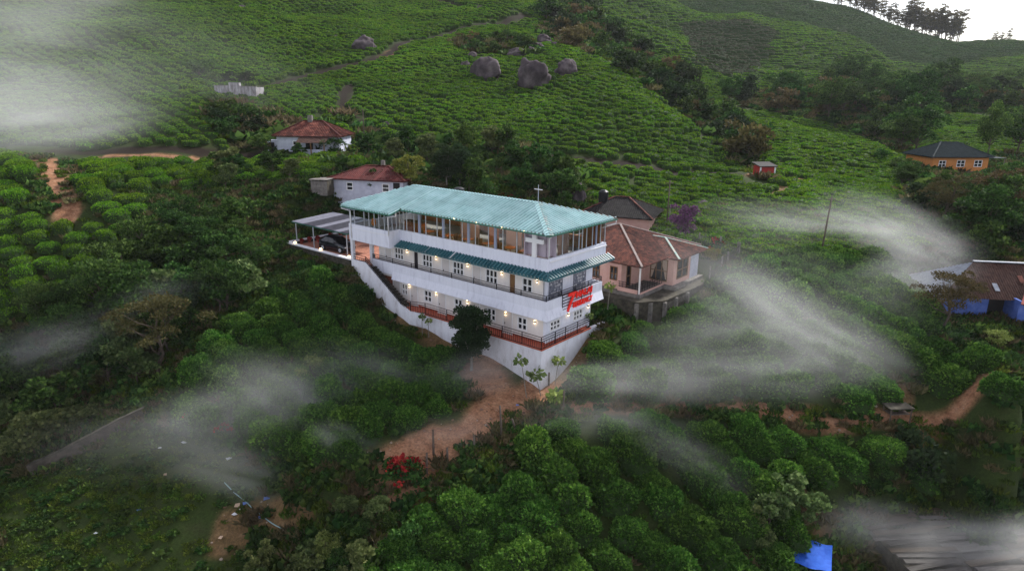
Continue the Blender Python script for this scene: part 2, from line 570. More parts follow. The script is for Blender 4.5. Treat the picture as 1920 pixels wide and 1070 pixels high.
def ground_material():
    m, nt, b = _mat('earth and weeds')
    at_ = nt.nodes.new('ShaderNodeAttribute')
    at_.attribute_name = 'dirt'
    tc = nt.nodes.new('ShaderNodeTexCoord')
    def noise(scale, det=6):
        n = nt.nodes.new('ShaderNodeTexNoise')
        n.inputs['Scale'].default_value = scale
        n.inputs['Detail'].default_value = det
        n.inputs['Roughness'].default_value = 0.7
        nt.links.new(tc.outputs['Object'], n.inputs['Vector'])
        return n
    def ramp(fac, stops):
        r = nt.nodes.new('ShaderNodeValToRGB')
        while len(r.color_ramp.elements) < len(stops):
            r.color_ramp.elements.new(0.5)
        for e, (p, c) in zip(r.color_ramp.elements, stops):
            e.position = p
            e.color = rgb(c)
        nt.links.new(fac, r.inputs[0])
        return r
    n1, n2, n3 = noise(0.5), noise(6.0), noise(1.4)
    veg = ramp(n1.outputs['Fac'], [(0.3, (0.022, 0.034, 0.009)), (0.5, (0.032, 0.052, 0.011)), (0.7, (0.042, 0.050, 0.018))])
    soil = ramp(n3.outputs['Fac'], [(0.3, (0.17, 0.076, 0.040)), (0.5, (0.325, 0.165, 0.092)), (0.72, (0.42, 0.245, 0.150))])
    fine = ramp(n2.outputs['Fac'], [(0.3, (0.45, 0.45, 0.45)), (0.7, (1.3, 1.3, 1.3))])
    mx = nt.nodes.new('ShaderNodeMix'); mx.data_type = 'RGBA'
    nt.links.new(at_.outputs['Fac'], mx.inputs['Factor'])
    nt.links.new(veg.outputs[0], mx.inputs[6])
    nt.links.new(soil.outputs[0], mx.inputs[7])
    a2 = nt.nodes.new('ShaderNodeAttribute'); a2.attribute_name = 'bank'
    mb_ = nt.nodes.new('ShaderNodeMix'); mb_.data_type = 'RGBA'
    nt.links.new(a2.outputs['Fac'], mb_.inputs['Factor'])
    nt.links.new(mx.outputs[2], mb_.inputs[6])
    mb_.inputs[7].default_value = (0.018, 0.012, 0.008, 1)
    ml = nt.nodes.new('ShaderNodeMix'); ml.data_type = 'RGBA'; ml.blend_type = 'MULTIPLY'
    ml.inputs['Factor'].default_value = 1
    nt.links.new(mb_.outputs[2], ml.inputs[6])
    nt.links.new(fine.outputs[0], ml.inputs[7])
    nt.links.new(ml.outputs[2], b.inputs['Base Color'])
    b.inputs['Roughness'].default_value = 0.95
    b.inputs['Specular IOR Level'].default_value = 0.1
    bp = nt.nodes.new('ShaderNodeBump')
    bp.inputs['Strength'].default_value = 0.6
    bp.inputs['Distance'].default_value = 0.12
    nt.links.new(n2.outputs['Fac'], bp.inputs['Height'])
    nt.links.new(bp.outputs[0], b.inputs['Normal'])
    return m
gm = mesh_np('terrain', V, F, ground_material(), smooth=True)
_at = gm.attributes.new('dirt', 'FLOAT', 'POINT')
_at.data.foreach_set('value', dirt.ravel().astype(np.float32))
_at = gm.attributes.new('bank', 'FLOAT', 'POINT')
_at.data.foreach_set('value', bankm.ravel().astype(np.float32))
terrain = tag(obj('terrain', gm), 'hilly red earth slopes with dirt tracks under the tea bushes', None, kind='structure')

# ------------------------------------------------------------------ foliage generators
M_TEA = leafmat('tea leaves', (0.016, 0.058, 0.009), (0.044, 0.130, 0.018), (0.130, 0.270, 0.042), hue=0.02)
M_TEAH = leafmat('plucked tea leaves', (0.028, 0.096, 0.006), (0.070, 0.195, 0.010), (0.155, 0.310, 0.020), objvar=0.2, hue=0.03)
M_BRD = leafmat('broad leaves', (0.010, 0.036, 0.008), (0.025, 0.080, 0.016), (0.080, 0.175, 0.038))
M_PALE = leafmat('pale leaves', (0.040, 0.075, 0.024), (0.085, 0.140, 0.045), (0.170, 0.230, 0.085))
M_BRN = leafmat('bronze leaves', (0.040, 0.042, 0.015), (0.080, 0.075, 0.026), (0.130, 0.115, 0.045))
M_DRK = leafmat('dark needles', (0.010, 0.024, 0.010), (0.018, 0.040, 0.015), (0.032, 0.060, 0.022))
M_YEL = leafmat('yellow green leaves', (0.070, 0.090, 0.016), (0.140, 0.160, 0.028), (0.240, 0.240, 0.050))
M_LIM = leafmat('fresh green leaves', (0.070, 0.130, 0.030), (0.130, 0.220, 0.055), (0.230, 0.330, 0.100))
M_RED = leafmat('scarlet bracts', (0.16, 0.010, 0.012), (0.32, 0.018, 0.022), (0.48, 0.05, 0.04), trans=0.15, hue=0.0)
M_PUR = leafmat('purple bracts', (0.05, 0.040, 0.045), (0.11, 0.045, 0.11), (0.19, 0.08, 0.19), trans=0.2, hue=0.0)
M_GRS = leafmat('grass blades', (0.026, 0.060, 0.008), (0.050, 0.110, 0.013), (0.095, 0.165, 0.022))
M_DRYG = leafmat('dry weeds', (0.060, 0.062, 0.022), (0.110, 0.105, 0.045), (0.170, 0.150, 0.070))
M_BARK = surf('bark', (0.055, 0.042, 0.032), (0.13, 0.105, 0.085), rough=0.9, scale=6, bump=0.5, stretch=(1, 1, 0.3))
M_BARKP = surf('pale bark', (0.16, 0.14, 0.12), (0.27, 0.25, 0.22), rough=0.9, scale=5, stretch=(1, 1, 0.3))
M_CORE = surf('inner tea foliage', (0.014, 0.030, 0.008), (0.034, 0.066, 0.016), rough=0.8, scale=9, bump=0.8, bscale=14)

def unit(a):
    return a / (np.linalg.norm(a, axis=-1, keepdims=True) + 1e-9)
def leaf_cloud(C, N, size, R, up=0.25, aspect=0.42, spread=0.9):
    n = len(C)
    d = unit(N * 0.7 + R.normal(size=(n, 3)) * spread * 0.6 + np.array([0, 0, up]))
    sd = unit(np.cross(d, R.normal(size=(n, 3))))
    L = (size * R.uniform(0.65, 1.3, n))[:, None] if np.isscalar(size) else (size * R.uniform(0.65, 1.3, n))[:, None]
    w = L * aspect
    nn = np.cross(d, sd) * L * 0.10
    V = np.stack([C, C + d * L * 0.5 + sd * w + nn, C + d * L, C + d * L * 0.5 - sd * w + nn], 1).reshape(-1, 3)
    F = np.arange(4 * n).reshape(n, 4)
    return V, F
def dome(nt, nr, rx, ry, h, R, amp=0.16, flat=2.6, freq=1.3, seed=0):
    """low mound, flat on top, lumpy"""
    th = np.linspace(0, 2 * np.pi, nt, endpoint=False)
    ph = np.linspace(0.0, np.pi / 2, nr)
    T, P = np.meshgrid(th, ph)
    e = 2.0 / flat
    cr = np.cos(P) ** e
    X, Y, Z = np.cos(T) * cr * rx, np.sin(T) * cr * ry, np.sin(P) ** e * h
    S = np.stack([X, Y, Z], -1).reshape(-1, 3)
    k = 1 + amp * fbm(S * freq / max(rx, 0.3) + seed * 7.7, 3, seed)
    S = S * k[:, None]
    S[:nt, 2] = -0.35 * h
    i = np.arange(nt * nr).reshape(nr, nt)
    F = np.stack([i[:-1], np.roll(i[:-1], -1, 1), np.roll(i[1:], -1, 1), i[1:]], -1).reshape(-1, 4)
    return S, F
def bush_mesh(name, seed, rx, ry, h, nleaf, lsize, mat, nt=18, nr=7, amp=0.18, flat=2.6):
    R = np.random.default_rng(seed)
    S, F = dome(nt, nr, rx, ry, h, R, amp, flat, 1.6, seed)
    # leaves all over the surface
    f = F[R.integers(0, len(F), nleaf * 2)]
    a, b = R.random((nleaf * 2, 1)), R.random((nleaf * 2, 1))
    p = (S[f[:, 0]] * (1 - a) + S[f[:, 1]] * a) * (1 - b) + (S[f[:, 3]] * (1 - a) + S[f[:, 2]] * a) * b
    n = unit(p / np.array([rx, ry, h]) / np.array([rx, ry, h]))
    keep = (p[:, 2] > -0.33 * h)
    p, n = p[keep][:nleaf], n[keep][:nleaf]
    p = p * (1 + np.abs(R.normal(size=(len(p), 1))) * 0.045 - 0.015)
    LV, LF = leaf_cloud(p - n * lsize * 0.35, n, lsize, R, up=0.3)
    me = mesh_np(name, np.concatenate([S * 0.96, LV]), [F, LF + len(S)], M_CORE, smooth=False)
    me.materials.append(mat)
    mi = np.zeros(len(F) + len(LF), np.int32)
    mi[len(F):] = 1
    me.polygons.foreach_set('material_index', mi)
    sm = np.zeros(len(mi), bool); sm[:len(F)] = True
    me.polygons.foreach_set('use_smooth', sm)
    return me

def tree_meshes(name, seed, H, crown, ncl, rcl, nleaf, lsize, lmat, trunk_r=0.16, trunk_h=0.4, bark=None, shell=0.45, lean=0.1, up=0.15, tiers=None, aspect=0.42, bottom=0.0):
    """trunk with limbs reaching to the leaf clusters of an uneven crown. crown = (rx, ry, rz), its centre at H - rz"""
    R = np.random.default_rng(seed)
    rx, ry, rz = crown
    cz = H - rz
    C = []
    tries = 0
    while len(C) < ncl and tries < 6000:
        tries += 1
        d = unit(R.normal(size=3))
        q = d * (shell + (1 - shell) * R.random() ** 0.6)
        if q[2] < -0.75 + bottom:
            continue
        if tiers:
            q[2] = round(q[2] * tiers) / tiers + R.normal() * 0.04
        c = q * np.array([rx, ry, rz]) * (1 + 0.18 * R.normal())
        if all(np.linalg.norm((c - o) / rcl) > 0.75 for o in C):
            C.append(c)
    C = np.array(C) + np.array([0, 0, cz])
    rr = rcl * R.uniform(0.65, 1.25, len(C))
    P, N = [], []
    per = nleaf // len(C)
    for c, r in zip(C, rr):
        k = int(per * (r / rcl) ** 1.5) + 3
        d = unit(R.normal(size=(k, 3)))
        d[:, 2] = np.where(d[:, 2] < -0.2, -d[:, 2] * 0.6, d[:, 2])
        P.append(c + d * r * np.array([1, 1, 0.72]) * (0.35 + 0.65 * R.random((k, 1)) ** 0.5))
        N.append(d)
    P, N = np.concatenate(P), np.concatenate(N)
    LV, LF = leaf_cloud(P, N, lsize, R, up=up, aspect=aspect)
    crown_me = mesh_np(name + '_crown', LV, LF, lmat)
    mb = MB()
    top = Vector((R.normal() * lean * H * 0.3, R.normal() * lean * H * 0.3, cz + rz * 0.35))
    base = Vector((0, 0, -0.4))
    tp = [base.lerp(top, t) + Vector((R.normal() * 0.04 * H * lean * 3 * math.sin(t * 3), R.normal() * 0.03 * H * lean * 3 * math.sin(t * 3), 0)) for t in np.linspace(0, 1, 6)]
    mb.tube(tp, [trunk_r * (1.25 if i == 0 else 1 - 0.14 * i) for i in range(6)], 7)
    order = R.permutation(len(C))[:max(5, min(len(C), 16))]
    for i in order:
        t = min(0.95, max(trunk_h, (C[i][2] - rz * 0.7) / (top.z + 0.4)))
        a = base.lerp(top, t)
        b = Vector(C[i])
        mid = a.lerp(b, 0.55) + Vector((0, 0, -0.08 * (b - a).length))
        mb.tube([a, mid, b], [trunk_r * 0.42, trunk_r * 0.25, trunk_r * 0.08], 5, cap=False)
    return mb.mesh(name + '_trunk', bark or M_BARK, smooth=True), crown_me
PLANT_N = {}
def plant(name, meshes, loc, scale=1.0, rz=None, label='', cat='tree', group=None, parts=('trunk', 'crown', 'foliage'), sz=None):
    o = empty(name, loc, random.uniform(0, 6.28) if rz is None else rz, label, cat, group)
    o.scale = (scale, scale, scale * (sz or 1))
    for pn, me in zip(parts, meshes):
        obj(pn, me, o)
    return o

# ------------------------------------------------------------------ tea
ROWD = np.array([0.72, -0.69])
def row_candidates(x0, x1, y0, y1, along, across, jit, rowdir=ROWD, seed=1, warp=2.2, wf=0.03):
    R = np.random.default_rng(seed)
    d = rowdir / np.linalg.norm(rowdir)
    e = np.array([-d[1], d[0]])
    cx, cy_ = (x0 + x1) / 2, (y0 + y1) / 2
    rad = math.hypot(x1 - x0, y1 - y0) / 2
    na, nc = int(2 * rad / along), int(2 * rad / across)
    a = (np.arange(na) - na / 2) * along
    c = (np.arange(nc) - nc / 2) * across
    A, Cc = np.meshgrid(a, c)
    A = A + R.uniform(-0.5, 0.5, A.shape[0])[:, None] * along + R.normal(size=A.shape) * jit * along
    Cc = Cc + R.normal(size=A.shape) * jit * 0.45 * across
    P = np.stack([A.ravel(), Cc.ravel()], -1)
    P[:, 1] += warp * fbm(P * wf, 2, seed + 5)
    X = cx + d[0] * P[:, 0] + e[0] * P[:, 1]
    Y = cy_ + d[1] * P[:, 0] + e[1] * P[:, 1]
    k = (X > x0) & (X < x1) & (Y > y0) & (Y < y1)
    return X[k], Y[k]
BOULDERS = [  # pixel x, pixel y of foot, width in pixels, height/width
 (914,145,50,0.85),(997,163,60,0.95),(1060,141,40,0.8),(967,106,30,0.6),(997,100,16,0.8),(885,108,17,0.7),(873,126,16,0.8),(1020,83,26,0.75),(1010,92,22,0.6),(683,93,42,0.62),(726,237,14,0.8),(1040,85,12,0.6),(1085,378,30,1.35),(455,18,14,0.6),(1318,385,22,0.5),(630,72,10,0.6)]
BPOS = [ground(b[0], b[1]) for b in BOULDERS]
EXC = [
 [(1020,25),(1075,10),(1160,60),(1290,165),(1400,255),(1425,310),(1392,316),(1330,262),(1240,186),(1130,112),(1060,84),(1000,62)],
 [(1340,200),(1420,172),(1560,158),(1720,160),(1925,180),(1925,212),(1770,212),(1705,255),(1690,292),(1560,232),(1430,208)],
 [(1690,380),(1700,300),(1760,290),(1925,290),(1925,470),(1740,470),(1720,420)],
 [(385,182),(430,186),(500,215),(640,240),(665,286),(478,296),(398,245)],
 [(556,305),(640,296),(740,280),(830,262),(1010,286),(1090,332),(1130,425),(556,425)],
 [(640,165),(662,210),(735,268),(760,290),(690,278),(628,212)],
 [(850,78),(960,70),(1030,100),(960,105),(880,100)],
 [(1390,300),(1450,305),(1450,345),(1390,340)],
]
H2L = [[(0,286),(70,300),(78,330),(55,370),(0,385)], [(130,325),(190,335),(275,385),(200,400),(130,395)], [(0,395),(90,395),(230,400),(330,470),(330,560),(200,560),(120,600),(0,600)], [(130,298),(400,300),(680,288),(690,312),(560,330),(400,345),(250,350),(140,325)]]
def tea_ok(X, Y, Z, clear=0.5):
    px, py = topix(np.stack([X, Y, Z + 0.5], -1))
    ok = track_clear(X, Y, clear) > 0
    for p in EXC:
        ok &= ~inpoly(px, py, p)
    for b, q in zip(BOULDERS, BPOS):
        ok &= np.hypot(X - q.x, Y - q.y) > b[2] * q.y / FPX * 0.42
    return ok, px, py
pts, scl, idx, rot = [], [], [], []
def add_pts(X, Y, Z, sx, sy, sz, var0, nvar, rz, R):
    n = len(X)
    pts.append(np.stack([X, Y, Z], -1))
    big = 1 + 0.14 * fbm(np.stack([X, Y], -1) * 0.12, 2, 61)
    scl.append(np.stack([sx * big * R.uniform(0.82, 1.22, n), sy * big * R.uniform(0.82, 1.18, n), sz * big * R.uniform(0.75, 1.25, n)], -1))
    idx.append(R.integers(var0, var0 + nvar, n))
    rot.append(np.full(n, rz) + R.normal(size=n) * 0.18)
ROWA = math.atan2(ROWD[1], ROWD[0])
Rt = np.random.default_rng(11)
def frame_ok(px, py, m=160):
    return (px > -m) & (px < 1920 + m) & (py > -60) & (py < 1130)
# hills behind
X, Y = row_candidates(-190, 130, 62, 260, 1.3, 1.72, 0.2, seed=2)
Z = hz(X, Y)
ok, px, py = tea_ok(X, Y, Z)
left = px < 720
field = (~left) & (Y > 60) & (((py < 470) & (px > 1010) & (px < 1760)) | (py < 330) | (Y > 92))
ok &= np.where(left, (Y > 92.0) & (py < 300), field) & frame_ok(px, py)
u_, v_ = buv(X, Y)
ok &= ~((v_ > -2) & (v_ < 22) & (u_ > -12) & (u_ < 34))
ok &= Rt.random(len(X)) > 0.06
add_pts(X[ok], Y[ok], Z[ok] - 0.03, 1, 1, 1, 0, 6, ROWA, Rt)
# terraces of the far hills: clipped row pieces following the contour
X, Y = row_candidates(-60, 480, 225, 640, 5.0, 2.5, 0.16, rowdir=np.array([1.0, -0.22]), seed=5, warp=14, wf=0.008)
Z = hz(X, Y)
ok, px, py = tea_ok(X, Y, Z)
ok &= frame_ok(px, py) & ((px > 990) | (Y > 262))
bare = inpoly(px, py, [(1270, 45), (1400, 38), (1455, 60), (1440, 100), (1405, 135), (1330, 150), (1290, 110)])
idk = np.where(Y > 450, 1, np.where(bare, 2, 0))[ok]
Xf, Yf, Zf = X[ok], Y[ok], Z[ok]
for q in range(3):
    sel = idk == q
    add_pts(Xf[sel], Yf[sel], Zf[sel], 1, 1, 1, 11 + 3 * q, 3, math.atan2(-0.22, 1.0), Rt)
# left tea plots below the track
X, Y = row_candidates(-75, 0, 58, 96, 1.7, 2.35, 0.16, seed=8, warp=1.5)
Z = hz(X, Y)
px, py = topix(np.stack([X, Y, Z + 0.4], -1))
ok = np.zeros(len(X), bool)
for p in H2L:
    ok |= inpoly(px, py, p)
ok |= (px < 0) & (py > 290) & (py < 600)
ok &= (track_clear(X, Y, 0.7) > 0) & frame_ok(px, py) & (Y < 92)
add_pts(X[ok], Y[ok], Z[ok] - 0.05, 1.5, 1.55, 1.5, 6, 5, ROWA, Rt)

protos = bpy.data.collections.new('tea_bush_shapes')
PRO = []
for k in range(6):
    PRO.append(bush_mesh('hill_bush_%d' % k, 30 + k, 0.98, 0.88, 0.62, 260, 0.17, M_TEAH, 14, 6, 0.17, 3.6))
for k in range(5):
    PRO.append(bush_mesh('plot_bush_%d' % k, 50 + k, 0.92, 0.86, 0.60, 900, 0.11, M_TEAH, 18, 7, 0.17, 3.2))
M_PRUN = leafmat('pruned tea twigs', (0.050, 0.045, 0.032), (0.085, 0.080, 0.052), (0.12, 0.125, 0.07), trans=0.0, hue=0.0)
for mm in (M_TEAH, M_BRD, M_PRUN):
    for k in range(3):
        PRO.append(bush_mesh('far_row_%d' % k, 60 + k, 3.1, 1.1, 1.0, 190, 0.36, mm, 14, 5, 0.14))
def scatter(name, meshes, pts, scl, idx, rot, label, cat=None, tilt=None):
    """one object that repeats the given shapes over its points"""
    P, S, I, Rz = np.concatenate(pts), np.concatenate(scl), np.concatenate(idx), np.concatenate(rot)
    me = bpy.data.meshes.new(name)
    me.vertices.add(len(P))
    me.vertices.foreach_set('co', P.astype(np.float32).ravel())
    a = me.attributes.new('scl', 'FLOAT_VECTOR', 'POINT'); a.data.foreach_set('vector', S.astype(np.float32).ravel())
    R3 = np.zeros((len(P), 3), np.float32); R3[:, 2] = Rz
    a = me.attributes.new('rot3', 'FLOAT_VECTOR', 'POINT'); a.data.foreach_set('vector', R3.ravel())
    a = me.attributes.new('pick', 'INT', 'POINT'); a.data.foreach_set('value', I.astype(np.int32))
    o = tag(obj(name, me), label, cat, kind='stuff')
    ng = bpy.data.node_groups.new(name, 'GeometryNodeTree')
    ng.interface.new_socket('Geometry', in_out='INPUT', socket_type='NodeSocketGeometry')
    ng.interface.new_socket('Geometry', in_out='OUTPUT', socket_type='NodeSocketGeometry')
    gi, go = ng.nodes.new('NodeGroupInput'), ng.nodes.new('NodeGroupOutput')
    g2i = ng.nodes.new('GeometryNodeGeometryToInstance')
    for k, m_ in enumerate(meshes):
        po = bpy.data.objects.new(name + '_shape_%d' % k, m_)
        protos.objects.link(po)
    used = list(protos.objects)[-len(meshes):]
    for po in reversed(used):
        oi = ng.nodes.new('GeometryNodeObjectInfo')
        oi.inputs['Object'].default_value = po
        oi.inputs['As Instance'].default_value = True
        ng.links.new(oi.outputs['Geometry'], g2i.inputs[0])
    iop = ng.nodes.new('GeometryNodeInstanceOnPoints')
    iop.inputs['Pick Instance'].default_value = True
    def attr(n, t):
        x = ng.nodes.new('GeometryNodeInputNamedAttribute')
        x.data_type = t
        x.inputs['Name'].default_value = n
        return x.outputs['Attribute']
    ng.links.new(gi.outputs[0], iop.inputs['Points'])
    ng.links.new(g2i.outputs[0], iop.inputs['Instance'])
    ng.links.new(attr('pick', 'INT'), iop.inputs['Instance Index'])
    e2r = ng.nodes.new('FunctionNodeEulerToRotation')
    ng.links.new(attr('rot3', 'FLOAT_VECTOR'), e2r.inputs[0])
    ng.links.new(e2r.outputs[0], iop.inputs['Rotation'])
    ng.links.new(attr('scl', 'FLOAT_VECTOR'), iop.inputs['Scale'])
    ng.links.new(iop.outputs[0], go.inputs[0])
    mod = o.modifiers.new('scatter', 'NODES')
    mod.node_group = ng
    return o
scatter('hillside_tea', PRO, pts, scl, idx, rot, 'rows of plucked tea bushes covering the hillsides')

# the large unclipped bushes round the building, one by one
BIGP = {
 'below': [(1050,775),(1180,772),(1330,785),(1500,800),(1640,820),(1925,872),(1925,905),(1660,890),(1560,960),(1500,1000),(1460,1140),(640,1140),(760,985),(880,935),(960,900),(1010,830)],
 'beside': [(1105,668),(1150,620),(1230,612),(1340,590),(1395,505),(1500,470),(1720,492),(1745,560),(1735,640),(1830,670),(1925,730),(1925,800),(1740,790),(1560,770),(1400,752),(1250,742),(1075,738),(1070,700)],
 'left': [(330,720),(400,630),(520,560),(600,530),(660,540),(740,610),(850,660),(885,720),(880,790),(800,832),(650,868),(520,850),(380,800)],
}
BIGL = {'below': ('large leafy tea bush on the slope below the dirt road', 'tea bushes below the dirt road'),
        'beside': ('large leafy tea bush on the misty slope beyond the dirt road', 'tea bushes on the misty slope'),
        'left': ('large leafy tea bush between the dirt road and the gully trees', 'tea bushes left of the dirt road')}
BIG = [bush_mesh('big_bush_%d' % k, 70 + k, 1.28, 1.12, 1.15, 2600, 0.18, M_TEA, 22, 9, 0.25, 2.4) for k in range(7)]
X, Y = row_candidates(-45, 60, 30, 70, 1.75, 2.35, 0.15, seed=14, warp=2.0, wf=0.06)
Z = hz(X, Y)
px, py = topix(np.stack([X, Y, Z + 0.3], -1))
u_, v_ = buv(X, Y)
cand = []
for name, poly in BIGP.items():
    k = inpoly(px, py, poly) & (track_clear(X, Y, 0.75) > 0) & ~((u_ > -1.5) & (u_ < 30) & (v_ > -2.2) & (v_ < 12)) & (py < 1160)
    for i in np.nonzero(k)[0]:
        cand.append((Y[i], name, X[i], Y[i], Z[i]))
cand.sort()
more = [[], [], [], []]
for n, (_, name, x, y, z) in enumerate(cand):
    s = random.uniform(0.9, 1.28)
    o = obj('tea_bush', random.choice(BIG), None, (x, y, z - 0.1), ROWA + random.gauss(0, 0.3) + random.choice((0, math.pi)), (s * random.uniform(0.95, 1.15), s, s * random.uniform(0.85, 1.2)))
    tag(o, BIGL[name][0], 'tea bush', BIGL[name][1])
    if n >= 305:
        break
print('tea bushes', len(cand), 'hill', sum(len(p) for p in pts))

# ------------------------------------------------------------------ hotel
def glassmat(name, tint=(0.86, 0.90, 0.92), gloss=0.14):
    m, nt, b = _mat(name)
    nt.nodes.remove(b)
    t = nt.nodes.new('ShaderNodeBsdfTransparent')
    t.inputs[0].default_value = rgb(tint)
    g = nt.nodes.new('ShaderNodeBsdfGlossy')
    g.inputs['Roughness'].default_value = 0.03
    ms = nt.nodes.new('ShaderNodeMixShader')
    ms.inputs[0].default_value = gloss * 0.5
    nt.links.new(t.outputs[0], ms.inputs[1])
    nt.links.new(g.outputs[0], ms.inputs[2])
    nt.links.new(ms.outputs[0], nt.nodes['Material Output'].inputs['Surface'])
    return m
M_WHITE = surf('white render', (0.56, 0.57, 0.66), (0.76, 0.78, 0.88), rough=0.8, scale=1.5, bump=0.12, bscale=30, stretch=(2.2, 2.2, 0.35), c3=(0.71, 0.73, 0.83), lo=0.25, hi=0.6)
M_FOUND = surf('white painted masonry', (0.50, 0.48, 0.51), (0.78, 0.79, 0.86), rough=0.85, scale=1.0, bump=0.7, bscale=7, c3=(0.70, 0.70, 0.76), lo=0.28, hi=0.62, stretch=(1.6, 1.6, 0.7))
M_CREAM = surf('cream wall paint', (0.72, 0.68, 0.66), (0.80, 0.76, 0.74), rough=0.75, scale=1.0)
M_TRIM = surf('white gloss paint', (0.80, 0.80, 0.82), rough=0.4)
M_IRON = surf('black iron', (0.015, 0.015, 0.018), rough=0.5, metallic=0.2)
M_MULL = surf('grey painted steel', (0.42, 0.46, 0.50), (0.52, 0.55, 0.60), rough=0.45, scale=8)
M_MULLB = surf('blue grey steel', (0.30, 0.34, 0.46), rough=0.45)
def sheet_paint(name, c1, c2, c3):
    return surf(name, c1, c2, rough=0.42, scale=0.9, c3=c3, metallic=0.0, spec=0.45, stretch=(1, 1, 1), piece=0.09)
M_ROOF = sheet_paint('green sheet metal', (0.22, 0.37, 0.38), (0.34, 0.50, 0.52), (0.28, 0.44, 0.455))
M_AWN = sheet_paint('dark teal sheet metal', (0.022, 0.10, 0.125), (0.05, 0.165, 0.19), (0.035, 0.13, 0.155))
M_CAP = surf('flaking ridge paint', (0.20, 0.36, 0.33), (0.50, 0.36, 0.30), rough=0.7, scale=2.2, lo=0.45, hi=0.6)
M_CAPG = surf('ridge sheet', (0.26, 0.44, 0.45), (0.36, 0.54, 0.56), rough=0.4, scale=2)
M_GUT = surf('green gutter', (0.05, 0.16, 0.12), rough=0.4)
M_TILE = surf('red floor tile', (0.34, 0.075, 0.045), (0.45, 0.12, 0.075), rough=0.5, scale=4)
M_PAVE = surf('salmon paving', (0.40, 0.17, 0.12), (0.50, 0.24, 0.17), rough=0.7, scale=3)
M_JOINT = surf('paving joint', (0.24, 0.13, 0.10), rough=0.9)
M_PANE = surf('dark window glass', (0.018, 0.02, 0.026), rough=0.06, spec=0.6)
M_DOORW = surf('pale door paint', (0.62, 0.58, 0.57), rough=0.5)
M_DOORB = surf('brown door wood', (0.17, 0.085, 0.035), (0.24, 0.13, 0.06), rough=0.5, scale=3, stretch=(6, 6, 0.6))
M_DARK = surf('room shade and dark doors', (0.03, 0.028, 0.028), rough=0.9)  # near-black colour standing in for unlit rooms; some house doors share it
M_WOOD = surf('orange brown wood', (0.34, 0.10, 0.03), (0.48, 0.17, 0.055), rough=0.45, scale=3)
M_MAUVE = surf('mauve panel', (0.42, 0.36, 0.42), (0.48, 0.42, 0.48), rough=0.7, scale=1)
M_GLASS = glassmat('window glass')
M_REDL = emit('red emissive letters', (0.75, 0.02, 0.012), 0.12)  # letters carry a faint red emission of their own
M_BULB = emit('lamp glow', (1.0, 0.72, 0.38), 5.0)
M_STONE = surf('rough stone', (0.11, 0.10, 0.095), (0.24, 0.22, 0.20), rough=0.9, scale=2.5, bump=0.8, bscale=7)
M_DSTONE = surf('mossy dark masonry', (0.035, 0.032, 0.026), (0.10, 0.09, 0.07), rough=0.95, scale=1.8, bump=0.8, bscale=6)
M_STONEB = surf('patterned stone cladding', (0.10, 0.11, 0.15), (0.28, 0.29, 0.34), rough=0.8, scale=5)
M_STONEW = surf('pale cladding stone', (0.50, 0.50, 0.54), rough=0.8)

HOTEL = empty('hotel_building', (BX, BY, 0), BYAW, 'long white hotel with green sheet roof, glazed top floor and two balconies', 'building')
def part(mb, name, mat, parent=None, smooth=False):
    return mb.build(name, mat, parent or HOTEL, smooth=smooth)
def wall_y(mb, x, y0, y1, z0, z1, ops, t=0.2):
    """wall in the plane x, running along y, thickness t towards +x, with openings (ya, yb, za, zb)"""
    y = y0
    for a, b, c, d in sorted(ops):
        mb.box(x, x + t, y, a, z0, z1)
        if c > z0 + 0.01:
            mb.box(x, x + t, a, b, z0, c)
        mb.box(x, x + t, a, b, d, z1)
        y = b
    mb.box(x, x + t, y, y1, z0, z1)
def wall_x(mb, y, x0, x1, z0, z1, ops, t=0.2):
    x = x0
    for a, b, c, d in sorted(ops):
        mb.box(x, a, y, y + t, z0, z1)
        if c > z0 + 0.01:
            mb.box(a, b, y, y + t, z0, c)
        mb.box(a, b, y, y + t, d, z1)
        x = b
    mb.box(x, x1, y, y + t, z0, z1)
def window_y(parent, x, a, b, c, d, n, mid=None, fmat=None, pmat=None, fw=0.11, out=-1, name='window'):
    """casement in the plane x: frame part with panes as sub-parts; out = direction of the outside along x"""
    fmat, pmat = fmat or M_TRIM, pmat or M_PANE
    mb = MB()
    o = 0.035 * out
    xa, xb = sorted((x + o, x + 0.09))
    w = (b - a - fw) / n
    mb.box(xa, xb, a, b, c, c + fw)
    mb.box(xa, xb, a, b, d - fw, d)
    for i in range(n + 1):
        mb.box(xa, xb, a + i * w, a + i * w + fw, c + fw, d - fw)
    zm = c + (d - c) * (mid or 0.47)
    for i in range(n):
        mb.box(xa + 0.004, xb, a + i * w + fw, a + (i + 1) * w, zm - fw * 0.45, zm + fw * 0.45)
    f = mb.build(name, fmat, parent)
    for i in range(n):
        for q0, q1 in ((c + fw, zm - fw * 0.45), (zm + fw * 0.45, d - fw)):
            p = MB().box(x + 0.05, x + 0.065, a + i * w + fw, a + (i + 1) * w, q0, q1)
            p.build('pane', pmat, f)
    return f
